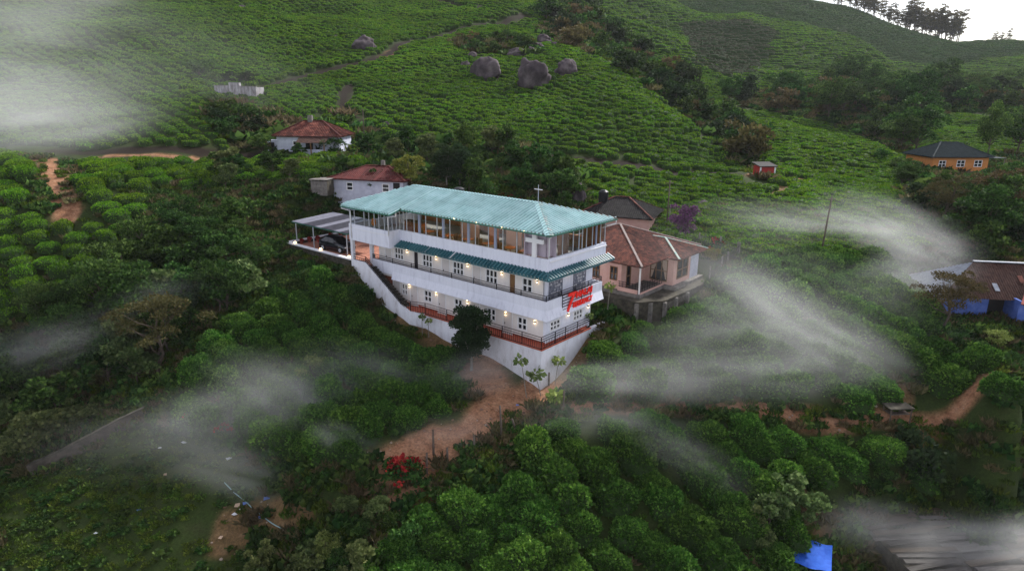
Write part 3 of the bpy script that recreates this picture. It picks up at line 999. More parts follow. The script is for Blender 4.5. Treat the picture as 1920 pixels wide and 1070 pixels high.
def window_x(parent, y, a, b, c, d, n, mid=None, fmat=None, pmat=None, fw=0.11, out=-1):
    """the same in the plane y"""
    fmat, pmat = fmat or M_TRIM, pmat or M_PANE
    mb = MB()
    ya, yb = sorted((y + 0.035 * out, y + 0.09))
    w = (b - a - fw) / n
    mb.box(a, b, ya, yb, c, c + fw)
    mb.box(a, b, ya, yb, d - fw, d)
    for i in range(n + 1):
        mb.box(a + i * w, a + i * w + fw, ya, yb, c + fw, d - fw)
    zm = c + (d - c) * (mid or 0.47)
    for i in range(n):
        mb.box(a + i * w + fw, a + (i + 1) * w, ya + 0.004, yb, zm - fw * 0.45, zm + fw * 0.45)
    f = mb.build('window', fmat, parent)
    for i in range(n):
        for q0, q1 in ((c + fw, zm - fw * 0.45), (zm + fw * 0.45, d - fw)):
            MB().box(a + i * w + fw, a + (i + 1) * w, y + 0.05, y + 0.065, q0, q1).build('pane', pmat, f)
    return f

# lower storey: painted masonry base, tiled terrace, wall with openings
fb = MB()
fb.prism([(-0.6, -0.1), (6.1, -0.1), (6.1, 0.3), (0.3, 0.3), (0.3, 14.2), (-0.6, 13.0)], -6.0, -0.09)
fb.prism([(-0.6, 13.0), (0.3, 14.2), (0.3, 22.2), (-1.02, 22.2), (-1.02, 14.6)], [-5.0] * 5, [-0.09] * 5)
fb.prism([(-1.35, 14.2), (-0.62, 12.9), (-0.47, 12.9), (-1.15, 14.2)], -5.0, [0.12, 0.0, 0.0, 0.12])
fb.prism([(6.1, -0.1), (8.1, -0.35), (8.1, 0.0), (6.1, 0.3)], -5.0, [-0.12, 0.02, 0.02, -0.12])
part(fb, 'foundation_wall', M_FOUND)
sl = MB()
sl.prism([(-0.66, -0.16), (6.2, -0.16), (6.2, 0.4), (0.4, 0.4), (0.4, 20.0), (-1.0, 20.0), (-1.0, 14.4), (-0.66, 13.0)], -0.09, 0.0)
part(sl, 'terrace_floor', M_TILE)
sk = MB()                                             # red tile skirting along the wall foot
sk.box(0.326, 0.348, 0.3, 18.4, 0.002, 0.22)
sk.box(0.35, 6.2, 0.276, 0.298, 0.002, 0.12)
part(sk, 'skirting', M_TILE)
LW = [(12.99, 13.99, 0.76, 1.88), (9.19, 10.19, 0.76, 1.88), (5.4, 6.4, 0.74, 1.86), (2.1, 3.1, 0.7, 1.82), (16.2, 17.0, 0.8, 1.9)]
lw = MB()
wall_y(lw, 0.35, 0.5, 18.3, 0.0, 2.3, [(a, b, c, d) for a, b, c, d in LW])
part(lw, 'lower_wall_long', M_CREAM)
for a, b, c, d in LW:
    window_y(HOTEL, 0.35, a, b, c, d, 2)
RW = [(0.93, 2.3, 0.95, 1.78), (4.13, 5.45, 0.98, 1.86)]
rw = MB()
wall_x(rw, 0.3, 0.35, 6.65, 0.0, 2.3, RW)
rw.box(6.45, 6.65, 0.5, 8.8, -1.2, 2.3)
part(rw, 'lower_wall_short', M_WHITE)
for a, b, c, d in RW:
    window_x(HOTEL, 0.3, a, b, c, d, 3)
part(MB().box(0.9, 1.0, 0.8, 18, 0.02, 2.2).box(0.9, 6.2, 0.75, 0.85, 0.02, 2.2), 'room_shade_sheet', M_DARK)  # dark sheets behind the openings, the rooms' shade put into their colour
eb = MB()
eb.box(0.36, 0.6, 18.3, 20.4, 0.0, 3.0)
part(eb, 'stair_end_wall', surf('red brick wall', (0.22, 0.07, 0.045), (0.33, 0.12, 0.08), rough=0.85, scale=4))
for ya in (17.3, 14.9, 14.2 - 2.9, 7.3, 3.7):        # white plank doors and pilasters
    d = MB().box(0.325, 0.347, ya, ya + 0.85, 0.02, 1.95)
    dd = d.build('door', M_DOORW, HOTEL)
    MB().box(0.30, 0.322, ya + 0.68, ya + 0.74, 0.85, 0.98).build('handle', M_IRON, dd)
    part(MB().box(0.318, 0.348, ya - 0.11, ya - 0.02, 0.0, 2.15).box(0.318, 0.348, ya + 0.87, ya + 0.96, 0.0, 2.15), 'door_frame', M_TRIM)

# middle storey: balcony band with its outward kick, wall, windows
def band_profile(s0, s1, along, flare0):
    pass
bd = MB()
prof = [(0.0, 3.68), (0.0, 2.92), (-0.22, 2.18), (-0.08, 2.14), (0.14, 2.88), (0.14, 3.68)]
def sweep_band(ya, yb, mit):
    # long side: section in (x, z) swept along y; mitred at the corner where y follows x
    V, n = [], len(prof)
    for yy, mt in ((ya, mit), (yb, False)):
        for x, z in prof:
            V.append((x, x if mt else yy, z))
    F = [(i, (i + 1) % n, n + (i + 1) % n, n + i) for i in range(n)] + [tuple(range(n - 1, -1, -1)), tuple(range(n, 2 * n))]
    bd.add(V, F)
sweep_band(0.0, 17.8, True)
bd.box(0.0, 0.14, 17.8, 20.7, 2.55, 3.68)
n = len(prof)
V = [(x, x, z) for x, z in prof] + [(7.85, x, z) for x, z in prof]
bd.add(V, [(i, n + i, n + (i + 1) % n, (i + 1) % n) for i in range(n)] + [tuple(range(n)), tuple(range(2 * n - 1, n - 1, -1))])
bd.box(7.71, 7.85, 0.145, 2.2, 2.2, 3.68)
part(bd, 'balcony_band', M_WHITE)
part(MB().prism([(0.14, 0.14), (7.7, 0.14), (7.7, 8.8), (0.14, 8.8)], 2.3, 3.1).prism([(0.14, 8.8), (7.7, 8.8), (7.7, 20.7), (0.14, 20.7)], 2.3, 3.1), 'balcony_floor', M_CREAM)
MW = [(16.88, 18.15, 3.95, 5.13, 3), (13.06, 14.36, 3.9, 5.1, 3), (9.23, 10.56, 3.87, 5.08, 3), (5.43, 6.77, 3.85, 5.08, 3), (1.82, 2.88, 3.84, 5.04, 2)]
MD = [(14.99, 15.49, 3.12, 5.05), (3.62, 4.18, 3.12, 5.05)]
mw = MB()
wall_y(mw, 0.6, 0.8, 20.4, 3.1, 6.0, [w[:4] for w in MW] + MD)
part(mw, 'middle_wall_long', M_CREAM)
for a, b, c, d, k in MW:
    window_y(HOTEL, 0.6, a, b, c, d, k)
for i, (a, b, c, d) in enumerate(MD):
    dr = MB().box(0.66, 0.70, a, b, c, d).build('door', M_DOORB if i else surf('open doorway shade', (0.03, 0.025, 0.03), rough=0.4), HOTEL)  # first slab is an open doorway, its shade put into the dark colour
    if i:
        dr['label'] = 'brown wooden door'
    MB().box(0.63, 0.655, a + 0.06, a + 0.11, 4.0, 4.15).build('handle', M_IRON, dr)
for ya in (11.0, 7.35, 18.6):
    d = MB().box(0.575, 0.597, ya, ya + 0.82, 3.12, 5.0).build('door', M_DOORW, HOTEL)
    MB().box(0.55, 0.572, ya + 0.66, ya + 0.72, 3.95, 4.08).build('handle', M_IRON, d)
    part(MB().box(0.568, 0.598, ya - 0.1, ya - 0.02, 3.1, 5.3).box(0.568, 0.598, ya + 0.84, ya + 0.92, 3.1, 5.3), 'door_frame', M_TRIM)
part(MB().box(1.1, 1.2, 1.2, 19.5, 3.12, 5.9).box(1.1, 7.0, 1.1, 1.2, 3.12, 5.9), 'room_shade_sheet', M_DARK)  # same for the middle storey: dark sheets in place of room shade
mr = MB()
wall_x(mr, 0.8, 0.62, 7.5, 3.1, 6.0, [])
mr.box(7.3, 7.5, 1.0, 8.8, 2.3, 6.0)
part(mr, 'middle_wall_short', M_WHITE)
Rs = random.Random(4)
for xa, xb in ((1.33, 3.15), (4.65, 6.48)):           # stone cladding panels, stone by stone
    pn = MB().box(xa, xb, 0.76, 0.798, 3.15, 5.6).build('cladding_panel', M_STONEB, HOTEL)
    nx, nz = 7, 9
    for i in range(nx):
        for j in range(nz):
            w, h = (xb - xa) / nx, 2.4 / nz
            x0 = xa + i * w + (0.5 * w if j % 2 else 0)
            if x0 + w > xb + 0.01:
                continue
            if Rs.random() < 0.62:
                MB().box(x0 + 0.04, x0 + w * Rs.uniform(0.6, 0.9), 0.735, 0.759, 3.2 + j * h, 3.2 + j * h + h * Rs.uniform(0.45, 0.75)).build('stone', M_STONEW, pn)

# awning between middle and upper storey, sheet by sheet
def ribbed(mb, P, e, g, nrm, s0, s1, t0f, t1f, pitch=0.36, rib=0.15, lift=0.0):
    """one ribbed sheet on a slope: P origin, e along the eave, g up the slope, nrm outward"""
    S = []
    k = int(round((s1 - s0) / pitch))
    for i in range(k):
        a = s0 + (s1 - s0) * i / k
        w = (s1 - s0) / k
        S += [(a, 0.0), (a + w * 0.55, 0.0), (a + w * 0.66, rib), (a + w * 0.89, rib)]
    S.append((s1, 0.0))
    V = []
    for s, h in S:
        for t in (t0f(s), max(t1f(s), t0f(s) + 0.01)):
            V.append(P + e * s + g * t + nrm * (h + lift))
    F = [(2 * i, 2 * i + 2, 2 * i + 3, 2 * i + 1) for i in range(len(S) - 1)]
    mb.add(V, F)
    return mb
aw = part(MB().box(-0.02, 0.0, 0.0, 16.6, 5.9, 6.02), 'awning', M_AWN)
aA, aB = 0.74, 0.36
g1 = Vector((aA, 0, aB)).normalized(); n1 = Vector((-aB, 0, aA)).normalized()
P1 = Vector((-0.72, -0.72, 5.62))
Ls = math.hypot(0.72, 0.35)
s = 0.0
end = 16.75 + 0.72
while s < end - 0.05:
    s1 = min(s + 1.05, end)
    m_ = ribbed(MB(), P1, Vector((0, 1, 0)), g1, n1, s, s1, lambda q: 0.0, lambda q: Ls * min(1.0, max(0.02, q / 0.72)), lift=0.012 * (int(s / 1.05) % 2))
    m_.build('roof_sheet', M_AWN, aw)
    s = s1
g2 = Vector((0, aA, aB)).normalized(); n2 = Vector((0, -aB, aA)).normalized()
s = 0.0
end = 8.45 + 0.72
while s < end - 0.05:
    s1 = min(s + 1.05, end)
    m_ = ribbed(MB(), P1, Vector((1, 0, 0)), g2, n2, s, s1, lambda q: 0.0, lambda q: Ls * min(1.0, max(0.02, q / 0.72)), lift=0.012 * (int(s / 1.05) % 2))
    m_.build('roof_sheet', M_AWN, aw)
    s = s1
part(MB().bar((-0.73, -0.73, 5.60), (-0.73, 16.75, 5.60), 0.05, 0.09).bar((-0.73, -0.73, 5.60), (8.45, -0.73, 5.60), 0.05, 0.09).bar((-0.73, -0.73, 5.66), (0.0, 0.0, 6.04), 0.16, 0.05), 'awning_edge', M_AWN)
for yy in (12.6, 9.6):
    part(MB().bar((-0.74, yy, 5.69), (-0.02, yy, 6.06), 0.10, 0.02), 'strap', M_TRIM)
for yy in (0.6, 3.0, 5.4, 7.8, 10.2, 12.6, 15.0):
    part(MB().bar((-0.7, yy, 5.6), (0.62, yy, 5.75), 0.05), 'awning_bracket', M_MULL)

# upper storey
up = MB()
up.box(0.0, 0.2, 0.0, 16.6, 5.98, 7.0)
up.box(0.2, 8.16, 0.0, 0.2, 5.98, 7.0)
up.box(7.96, 8.16, 0.2, 22.3, 5.4, 7.0)
up.box(-1.3, -1.1, 16.6, 22.3, 5.5, 7.04)
up.box(-1.1, 0.0, 16.6, 16.8, 5.5, 7.04)
up.box(-1.1, 7.96, 22.1, 22.3, 5.5, 7.04)
part(up, 'parapet', M_WHITE)
part(MB().box(0.2, 7.96, 0.2, 16.6, 6.0, 6.2).box(-1.1, 7.96, 16.8, 22.1, 5.6, 6.2), 'upper_floor', surf('pale floor', (0.40, 0.36, 0.32), rough=0.5))
part(MB().box(0.3, 8.22, -0.06, -0.002, 6.72, 6.80), 'moulding', M_TRIM)
part(MB().box(-1.325, -1.302, 16.6, 22.3, 6.62, 6.66), 'moulding', M_TRIM)
eave_z = 8.93
def ebox(mb, x, y, w=0.05, z0=7.0, z1=eave_z, wy=None):
    wy = wy or w
    mb.box(x - w / 2, x + w / 2, y - wy / 2, y + wy / 2, z0, z1)
    return mb
YM = [16.7, 16.19, 15.76, 14.78, 14.09, 13.28, 11.89, 11.11, 10.34, 8.91, 8.18, 7.43, 6.0, 5.26, 4.48, 3.06, 2.3]
THK = {14.09, 11.11, 8.18, 5.26}
for y in YM:
    thick = y in THK
    part(ebox(MB(), 0.1, y, 0.16 if thick else 0.06, wy=0.20 if thick else 0.06), 'column' if thick else 'mullion', M_MULLB if thick else M_MULL)
for a, b in zip(YM[:-1], YM[1:]):
    part(MB().box(0.105, 0.115, b + 0.035, a - 0.035, 7.0, eave_z), 'glass_pane', M_GLASS)
XM = [1.18, 2.01, 3.44, 4.25, 4.7, 5.31, 6.17, 6.72, 7.37, 8.06]
for x in XM:
    part(ebox(MB(), x, 0.1, 0.12 if x == 6.72 else 0.06), 'mullion', M_MULLB if x == 6.72 else M_MULL)
for a, b in zip(XM[:-1], XM[1:]):
    part(MB().box(a + 0.035, b - 0.035, 0.105, 0.115, 7.0, eave_z), 'glass_pane', M_GLASS)
JM = [22.2, 21.5, 20.1, 19.4, 18.65, 18.0, 17.25, 16.7]
for y in JM:
    part(ebox(MB(), -1.2, y, 0.06, 7.04, 8.72), 'mullion', M_MULL)
for a, b in zip(JM[:-1], JM[1:]):
    part(MB().box(-1.195, -1.185, b + 0.035, a - 0.035, 7.04, 8.7), 'glass_pane', M_GLASS)
for x in (-0.8, -0.3):
    part(ebox(MB(), x, 16.7, 0.06, 7.04, 8.8), 'mullion', M_MULL)
part(MB().box(-1.15, 0.05, 16.695, 16.705, 7.04, 8.72), 'glass_pane', M_GLASS)
for y in (22.2,):
    for x in (0.5, 2.4, 4.2, 6.0, 7.9):
        part(ebox(MB(), x, y, 0.06, 7.04, 8.75), 'mullion', M_MULL)
# corner bay behind the cross
cb = MB()
cb.box(0.42, 0.5, 0.42, 2.3, 7.0, eave_z)
cb.box(0.42, 1.15, 0.42, 0.5, 7.0, eave_z)
cb.box(0.06, 0.42, 2.24, 2.32, 7.0, eave_z)
cb.box(1.1, 1.18, 0.06, 0.42, 7.0, eave_z)
part(cb, 'corner_panel', M_MAUVE)
part(MB().tube([(0.26, 0.06, 6.8), (0.26, 0.06, 8.55), (0.1, -0.3, 8.85)], 0.05, 8), 'downpipe', M_TRIM, smooth=True)
part(MB().tube([(-1.7, 22.75, 8.72), (-1.7, 22.75, 8.45), (-1.36, 21.9, 8.25), (-1.36, 21.9, 5.7)], 0.055, 8), 'downpipe', M_TRIM, smooth=True)
part(MB().tube([(-1.0, 15.9, 8.9), (-1.0, 15.9, 8.45), (-1.36, 16.55, 8.3), (-1.36, 16.55, 6.7)], 0.055, 8), 'downpipe', M_TRIM, smooth=True)
part(MB().tube([(8.75, -0.5, 8.9), (8.75, -0.5, 8.6), (8.1, 0.0, 8.45)], 0.05, 8), 'downpipe', M_TRIM, smooth=True)
# inside of the upper storey
part(MB().box(7.7, 7.9, 0.3, 22.0, 6.2, 7.3).box(7.7, 7.9, 0.3, 2.0, 7.3, 8.9).box(7.7, 7.9, 5.0, 9.5, 7.3, 8.9).box(7.7, 7.9, 13, 17, 7.3, 8.9), 'back_wall', M_WOOD)
part(MB().box(4.3, 4.4, 6.0, 7.7, 6.2, 8.9).box(4.3, 4.4, 10.9, 13.2, 6.2, 8.9).box(4.3, 4.4, 1.2, 2.2, 6.2, 8.9), 'partition', surf('pinkish inner wall', (0.50, 0.30, 0.25), rough=0.7))
part(MB().box(3.6, 3.7, 2.8, 5.2, 6.2, 8.7).box(4.3, 4.4, 8.6, 9.8, 6.2, 8.4), 'wood_screen', M_WOOD)
part(MB().box(0.3, 7.7, 0.3, 16.4, 8.90, 8.94).box(-1.0, 7.7, 16.6, 22.0, 8.66, 8.70), 'ceiling', surf('dark ceiling boards', (0.10, 0.07, 0.05), rough=0.8))
part(MB().tube([(3.4, 2.2, 6.2), (3.4, 2.2, 8.9)], 0.12, 10), 'column', M_TRIM, smooth=True)

# roof: green ribbed sheets in two courses on each visible slope
roof = part(MB().box(0.0, 8.0, 0.0, 16.5, 8.945, 8.965), 'roof', M_CAPG)
SL = 1.32 / 4.62
RZ = 10.32
sec = math.sqrt(1 + SL * SL)
gF = Vector((1, 0, SL)).normalized(); nF = Vector((-SL, 0, 1)).normalized()
PF = Vector((-0.54, 0, 9.0))
def topF(y):
    if y < 4.11:
        return max(0.02, (y + 0.54) / 4.65 * 4.62) * sec
    if y < 18.92:
        return 4.62 * sec
    return (4.62 - (y - 18.92) / 3.9 * 5.1) * sec
def botF(y):
    return 0.0 if y < 15.9 else -1.16 * sec
y = -0.54
i = 0
while y < 22.8 - 0.02:
    y1 = min(y + 1.06, 22.8)
    if y < 15.9 < y1:
        y1 = 15.9
    i += 1
    lf = 0.006 * (i % 3)
    mid = 2.35 * sec
    ribbed(MB(), PF, Vector((0, 1, 0)), gF, nF, y, y1, botF if False else (lambda q, b=botF((y + y1) / 2): b), lambda q: min(topF(q), mid), lift=lf).build('roof_sheet', M_ROOF, roof)
    if topF((y + y1) / 2) > mid:
        ribbed(MB(), PF, Vector((0, 1, 0)), gF, nF, y, y1, lambda q: min(mid - 0.15, topF(q) - 0.02), topF, lift=0.022 + lf).build('roof_sheet', M_ROOF, roof)
    y = y1
gR = Vector((0, 1, (RZ - 9.0) / 4.65)).normalized(); nR = Vector((0, -(RZ - 9.0) / 4.65, 1)).normalized()
secR = math.sqrt(1 + ((RZ - 9.0) / 4.65) ** 2)
PR = Vector((0, -0.54, 9.0))
def topR(x):
    if x < 4.08:
        return max(0.02, (x + 0.54) / 4.62 * 4.65) * secR
    return max(0.02, (8.7 - x) / 4.62 * 4.65) * secR
x = -0.54
while x < 8.7 - 0.02:
    x1 = min(x + 1.06, 8.7)
    mid = 2.35 * secR
    ribbed(MB(), PR, Vector((1, 0, 0)), gR, nR, x, x1, lambda q: 0.0, lambda q: min(topR(q), mid)).build('roof_sheet', M_ROOF, roof)
    if topR((x + x1) / 2) > mid:
        ribbed(MB(), PR, Vector((1, 0, 0)), gR, nR, x, x1, lambda q: min(mid - 0.15, topR(q) - 0.02), topR, lift=0.022).build('roof_sheet', M_ROOF, roof)
    x = x1
bk = MB()
bk.add([(8.7, -0.54, 9.0), (8.7, 22.8, 9.0), (4.08, 18.92, RZ), (4.08, 4.11, RZ)], [(0, 1, 2, 3)])
bk.add([(8.7, 22.8, 9.0), (-1.7, 22.8, 8.68), (-1.0, 22.8, 8.87), (4.08, 18.92, RZ)], [(0, 1, 2, 3)])
bk.build('back_slope', M_ROOF, roof)
rc = MB()
rc.bar((4.08, 4.0, RZ + 0.06), (4.08, 18.95, RZ + 0.06), 0.42, 0.05)
rc.bar((4.08, 18.9, RZ + 0.06), (-1.0, 22.8, 8.92), 0.30, 0.05)
rc.build('ridge_cap', M_CAPG, roof)
def hipcap(a, b, w, mat, off):
    m_ = MB()
    a, b = Vector(a), Vector(b)
    d = (b - a).normalized()
    r = d.cross(Vector((0, 0, 1))).normalized()
    m_.quad(a, b, b + r * w + Vector((0, 0, off)), a + r * w + Vector((0, 0, off)))
    return m_
hipcap((-0.56, -0.56, 9.07), (4.08, 4.11, RZ + 0.1), -0.34, M_CAPG, -0.05).build('hip_cap', M_CAPG, roof)
hipcap((-0.56, -0.56, 9.07), (4.08, 4.11, RZ + 0.1), 0.30, M_CAP, -0.05).build('hip_cap', M_CAP, roof)
MB().bar((8.7, -0.56, 9.05), (4.08, 4.11, RZ + 0.07), 0.24, 0.07).build('hip_cap', surf('rusty hip cap', (0.10, 0.05, 0.035), (0.20, 0.11, 0.08), rough=0.9, scale=4), roof)
gt = MB()
gt.bar((-0.6, -0.6, 8.95), (-0.6, 15.9, 8.95), 0.10, 0.10)
gt.bar((-0.6, -0.6, 8.95), (8.75, -0.6, 8.95), 0.10, 0.10)
gt.bar((-1.76, 15.85, 8.62), (-1.76, 22.85, 8.62), 0.10, 0.10)
gt.bar((-1.76, 15.85, 8.63), (-0.6, 15.85, 8.94), 0.06, 0.12)
gt.build('gutter', M_GUT, roof)

# railings
def railing(path, posts, bars, balusters=None, name='railing', h=1.0, bw_=0.04):
    """path: points of the rail foot; bars: heights; balusters: (z0, z1, spacing)"""
    mb = MB()
    for a, b in zip(path[:-1], path[1:]):
        a, b = Vector(a), Vector(b)
        for z in bars:
            mb.bar(a + Vector((0, 0, z)), b + Vector((0, 0, z)), bw_, bw_)
        if balusters:
            L = (b - a).length
            k = max(1, int(L / balusters[2]))
            for i in range(1, k):
                p = a.lerp(b, i / k)
                mb.bar(p + Vector((0, 0, balusters[0])), p + Vector((0, 0, balusters[1])), 0.022)
    r = part(mb, name, M_IRON)
    for p in posts:
        p = Vector(p)
        MB().bar(p, p + Vector((0, 0, h)), 0.055).build('post', M_IRON, r)
    return r
yy = [0.07] + [2.55 * k for k in range(1, 9)] + [20.66]
railing([(0.07, 20.66, 3.68), (0.07, 0.07, 3.68), (7.78, 0.07, 3.68), (7.78, 2.1, 3.68)], [(0.07, q, 3.68) for q in yy] + [(q, 0.07, 3.68) for q in (2.0, 3.9, 5.8, 7.78)] + [(7.78, 2.1, 3.68)], (0.08, 0.24, 0.42), h=0.46)
yy = [-0.06, 1.85, 3.9, 6.0, 8.1, 10.2, 12.9]
railing([(-1.2, 14.9, 0.12), (-1.15, 14.2, 0.02), (-0.6, 12.9, 0.0), (-0.6, -0.06, 0.0), (6.05, -0.06, 0.0), (6.05, 0.3, 0.0)], [(-0.6, q, 0.0) for q in yy] + [(q, -0.06, 0.0) for q in (1.2, 2.6, 4.3, 6.05)] + [(-1.15, 14.2, 0)], (0.05, 0.62, 0.80, 1.0), (0.05, 0.62, 0.21))
# outside stair from the plaza down to the terrace
st = MB()
st.prism([(-1.35, 21.9), (-1.35, 20.1), (-1.15, 20.1), (-1.15, 21.9)][::-1], -3.0, 3.62)
V = [(-1.35, 20.1, -3.5), (-1.35, 14.2, -4.0), (-1.35, 14.2, 0.12), (-1.35, 15.4, 0.55), (-1.35, 20.1, 3.62)]
V2 = [(-1.15, y_, z_) for _, y_, z_ in V]
st.add(V + V2, [(0, 1, 2, 3, 4), (9, 8, 7, 6, 5)] + [(i, 5 + i, 5 + (i + 1) % 5, (i + 1) % 5) for i in range(5)])
part(st, 'stair_wall', M_FOUND)
flight = part(MB().add([(-1.14, 20.3, 2.4), (0.0, 20.3, 2.4), (0.0, 15.6, -0.5), (-1.14, 15.6, -0.5), (-1.14, 20.3, 2.9), (0.0, 20.3, 2.9), (0.0, 15.6, 0.0), (-1.14, 15.6, 0.0)], [(0, 1, 2, 3), (7, 6, 5, 4), (0, 3, 7, 4), (1, 5, 6, 2), (0, 4, 5, 1), (3, 2, 6, 7)]), 'stair_flight', M_STONE)
for k in range(16):
    y0 = 20.3 - k * 0.29
    MB().box(-1.13, -0.01, y0 - 0.29, y0, 2.85 - k * 0.18, 2.99 - k * 0.18).build('step', M_DSTONE, flight)
railing([(-1.25, 22.2, 3.62), (-1.25, 20.1, 3.62), (-1.25, 15.4, 0.55), (-1.25, 14.9, 0.3)], [(-1.25, 20.1, 3.62), (-1.25, 17.8, 2.1), (-1.25, 15.4, 0.55)], (0.05, 0.30, 0.52), (0.05, 0.3, 0.3), h=0.55)
# columns that carry the upper storey over the plaza
for x, y in ((-1.2, 22.0), (0.15, 20.9), (3.6, 22.0), (7.6, 22.0), (3.6, 20.9)):
    part(MB().box(x - 0.15, x + 0.15, y - 0.15, y + 0.15, 2.7, 5.7), 'column', M_FOUND)
part(MB().box(-1.1, 7.9, 16.7, 22.2, 5.42, 5.6), 'soffit', M_WHITE)
# wall lamps: small black shade, lit
def wall_lamp(x, y, z, dx, dy):
    lm = MB().box(x - 0.05 + dx * 0.06, x + 0.05 + dx * 0.06, y - 0.05 + dy * 0.06, y + 0.05 + dy * 0.06, z - 0.07, z + 0.07).build('wall_lamp', M_IRON, HOTEL)
    b_ = MB()
    for s_ in (-1, 1):
        b_.tube([(x + dx * 0.09, y + dy * 0.09, z + s_ * 0.075), (x + dx * 0.09, y + dy * 0.09, z + s_ * 0.12)], [0.05, 0.06], 8)
    b_.build('bulb', M_BULB, lm)
    L = bpy.data.lights.new('lamp_light', 'POINT')
    L.energy = 1.0
    L.color = (1.0, 0.74, 0.42)
    L.shadow_soft_size = 0.06
    lo = obj('lamp_light', L, lm, (x + dx * 0.28, y + dy * 0.28, z - 0.05))
for y, z in ((16.35, 5.0), (12.55, 5.0), (8.75, 5.0), (4.95, 4.97), (1.35, 5.0)):
    wall_lamp(0.6, y, z, -1, 0)
for y, z in ((15.87, 1.85), (12.39, 1.82), (8.57, 1.85), (4.3, 1.75), (1.3, 1.72)):
    wall_lamp(0.35, y, z, -1, 0)
wall_lamp(3.3, 0.3, 1.85, 0, -1)
wall_lamp(6.2, 0.3, 1.85, 0, -1)
wall_lamp(3.9, 0.8, 5.1, 0, -1)

def hl(x, y, z=0.0):
    p = bw(y, x)
    return Vector((p[0], p[1], z))
# crosses
cr = empty('window_cross', hl(0.05, 1.29, 7.0), BYAW, 'plain white cross standing in the corner bay of the glazed top floor', 'cross')
MB().box(-0.09, 0.09, -0.19, 0.19, 0.0, 1.78).build('upright', M_TRIM, cr)
MB().box(-0.085, 0.085, -0.84, -0.192, 1.10, 1.44).box(-0.085, 0.085, 0.192, 0.84, 1.10, 1.44).build('crossbar', M_TRIM, cr)
cr = empty('roof_cross', hl(4.08, 4.13, RZ), BYAW, 'thin grey metal cross on a pole above the roof ridge', 'cross')
MB().tube([(0, 0, 0), (0, 0, 1.5)], 0.025, 8).build('pole', M_MULL, cr)
MB().bar((0, -0.42, 1.12), (0, 0.42, 1.12), 0.045).build('crossbar', M_TRIM, cr)

# sign on the short side
sg = empty('hotel_sign', hl(2.04, -0.02, 2.3), BYAW, 'red letters 7 MALAI RESIDENCY on black slats at the balcony corner', 'sign')
for k in range(7):
    MB().box(0.0, 4.05, -0.09, -0.05, 0.02 + k * 0.24, 0.07 + k * 0.24).build('slat', M_IRON, sg)
for x in (0.02, 1.3, 2.7, 4.0):
    MB().box(x - 0.02, x + 0.02, -0.05, -0.005, 0.0, 1.55).build('upright', M_IRON, sg)
def letters(txt, x, z, size, sx, bold=0.02, shear=0.0):
    c = bpy.data.curves.new('lettering', 'FONT')
    c.body = txt
    c.size = size
    c.extrude = 0.05
    c.offset = bold
    c.shear = shear
    o = bpy.data.objects.new('lettering', c)
    COL.objects.link(o)
    bpy.context.view_layer.update()
    me = bpy.data.meshes.new_from_object(o.evaluated_get(bpy.context.evaluated_depsgraph_get()))
    bpy.data.objects.remove(o)
    me.materials.clear()
    me.materials.append(M_REDL)
    q = obj('lettering', me, sg)
    q.rotation_euler = (math.pi / 2, 0, 0)
    q.scale = (sx / max(1e-3, max(v.co.x for v in me.vertices) - min(v.co.x for v in me.vertices)), 1, 1)
    q.location = (x, -0.15, z)
    q.scale.z = 1
    return q
letters('7', 0.30, 0.02, 2.1, 1.2, 0.03, 0.25)
letters('MALAI', 1.66, 0.90, 0.76, 2.3, 0.004, 0.1)
letters('RESIDENCY', 1.30, 0.16, 0.66, 2.75, 0.002, 0.1)

# pendant lamps of the dining room
for k, y in enumerate((15.0, 11.4, 8.8, 6.0, 3.6)):
    pl_ = empty('pendant_lamp', hl(1.7, y, 8.9), 0, 'small lit pendant lamp hanging in the glazed dining room', 'lamp', 'dining room lamps')
    MB().tube([(0, 0, 0), (0, 0, -0.35)], 0.012, 6).build('cord', M_IRON, pl_)
    MB().tube([(0, 0, -0.35), (0, 0, -0.42), (0, 0, -0.5)], [0.05, 0.09, 0.05], 8).build('bulb', M_BULB, pl_)
    L = bpy.data.lights.new('pendant_light', 'POINT')
    L.energy = 34
    L.color = (1.0, 0.78, 0.5)
    L.shadow_soft_size = 0.1
    obj('pendant_light', L, pl_, (0, 0, -0.62))
# tables and chairs of the dining room behind the glass
def dining_table(x, y, lab):
    t = empty('dining_table', hl(x, y, 6.2), BYAW + random.uniform(-0.1, 0.1), lab, 'table', 'dining tables')
    MB().box(-0.45, 0.45, -0.45, 0.45, 0.70, 0.75).build('table_top', M_WOOD, t)
    for a in (-0.38, 0.38):
        for b in (-0.38, 0.38):
            MB().bar((a, b, 0), (a, b, 0.70), 0.06).build('leg', M_WOOD, t)
def chair(x, y, r):
    t = empty('dining_chair', hl(x, y, 6.2), BYAW + r, 'dark wooden chair at a dining table behind the glazing', 'chair', 'dining chairs')
    MB().box(-0.22, 0.22, -0.22, 0.22, 0.42, 0.47).build('seat', M_DOORB, t)
    MB().box(-0.22, 0.22, 0.18, 0.22, 0.47, 1.0).build('backrest', M_DOORB, t)
    for a in (-0.19, 0.19):
        for b in (-0.17, 0.17):
            MB().bar((a, b, 0), (a, b, 0.42), 0.05).build('leg', M_DOORB, t)
for k, y in enumerate((14.4, 12.0, 9.6, 7.2, 4.9, 3.2)):
    dining_table(1.5, y, 'square wooden dining table behind the glazed top floor front')
    chair(1.5, y - 0.75, math.pi); chair(1.5, y + 0.75, 0)
    if k % 2 == 0:
        chair(0.8, y, math.pi / 2)
b_ = empty('reception_counter', hl(2.8, 17.6, 6.2), BYAW, 'orange wooden counter at the far end of the glazed floor', 'counter')
MB().box(-0.3, 0.3, -1.2, 1.2, 0, 1.0).build('body', M_WOOD, b_)
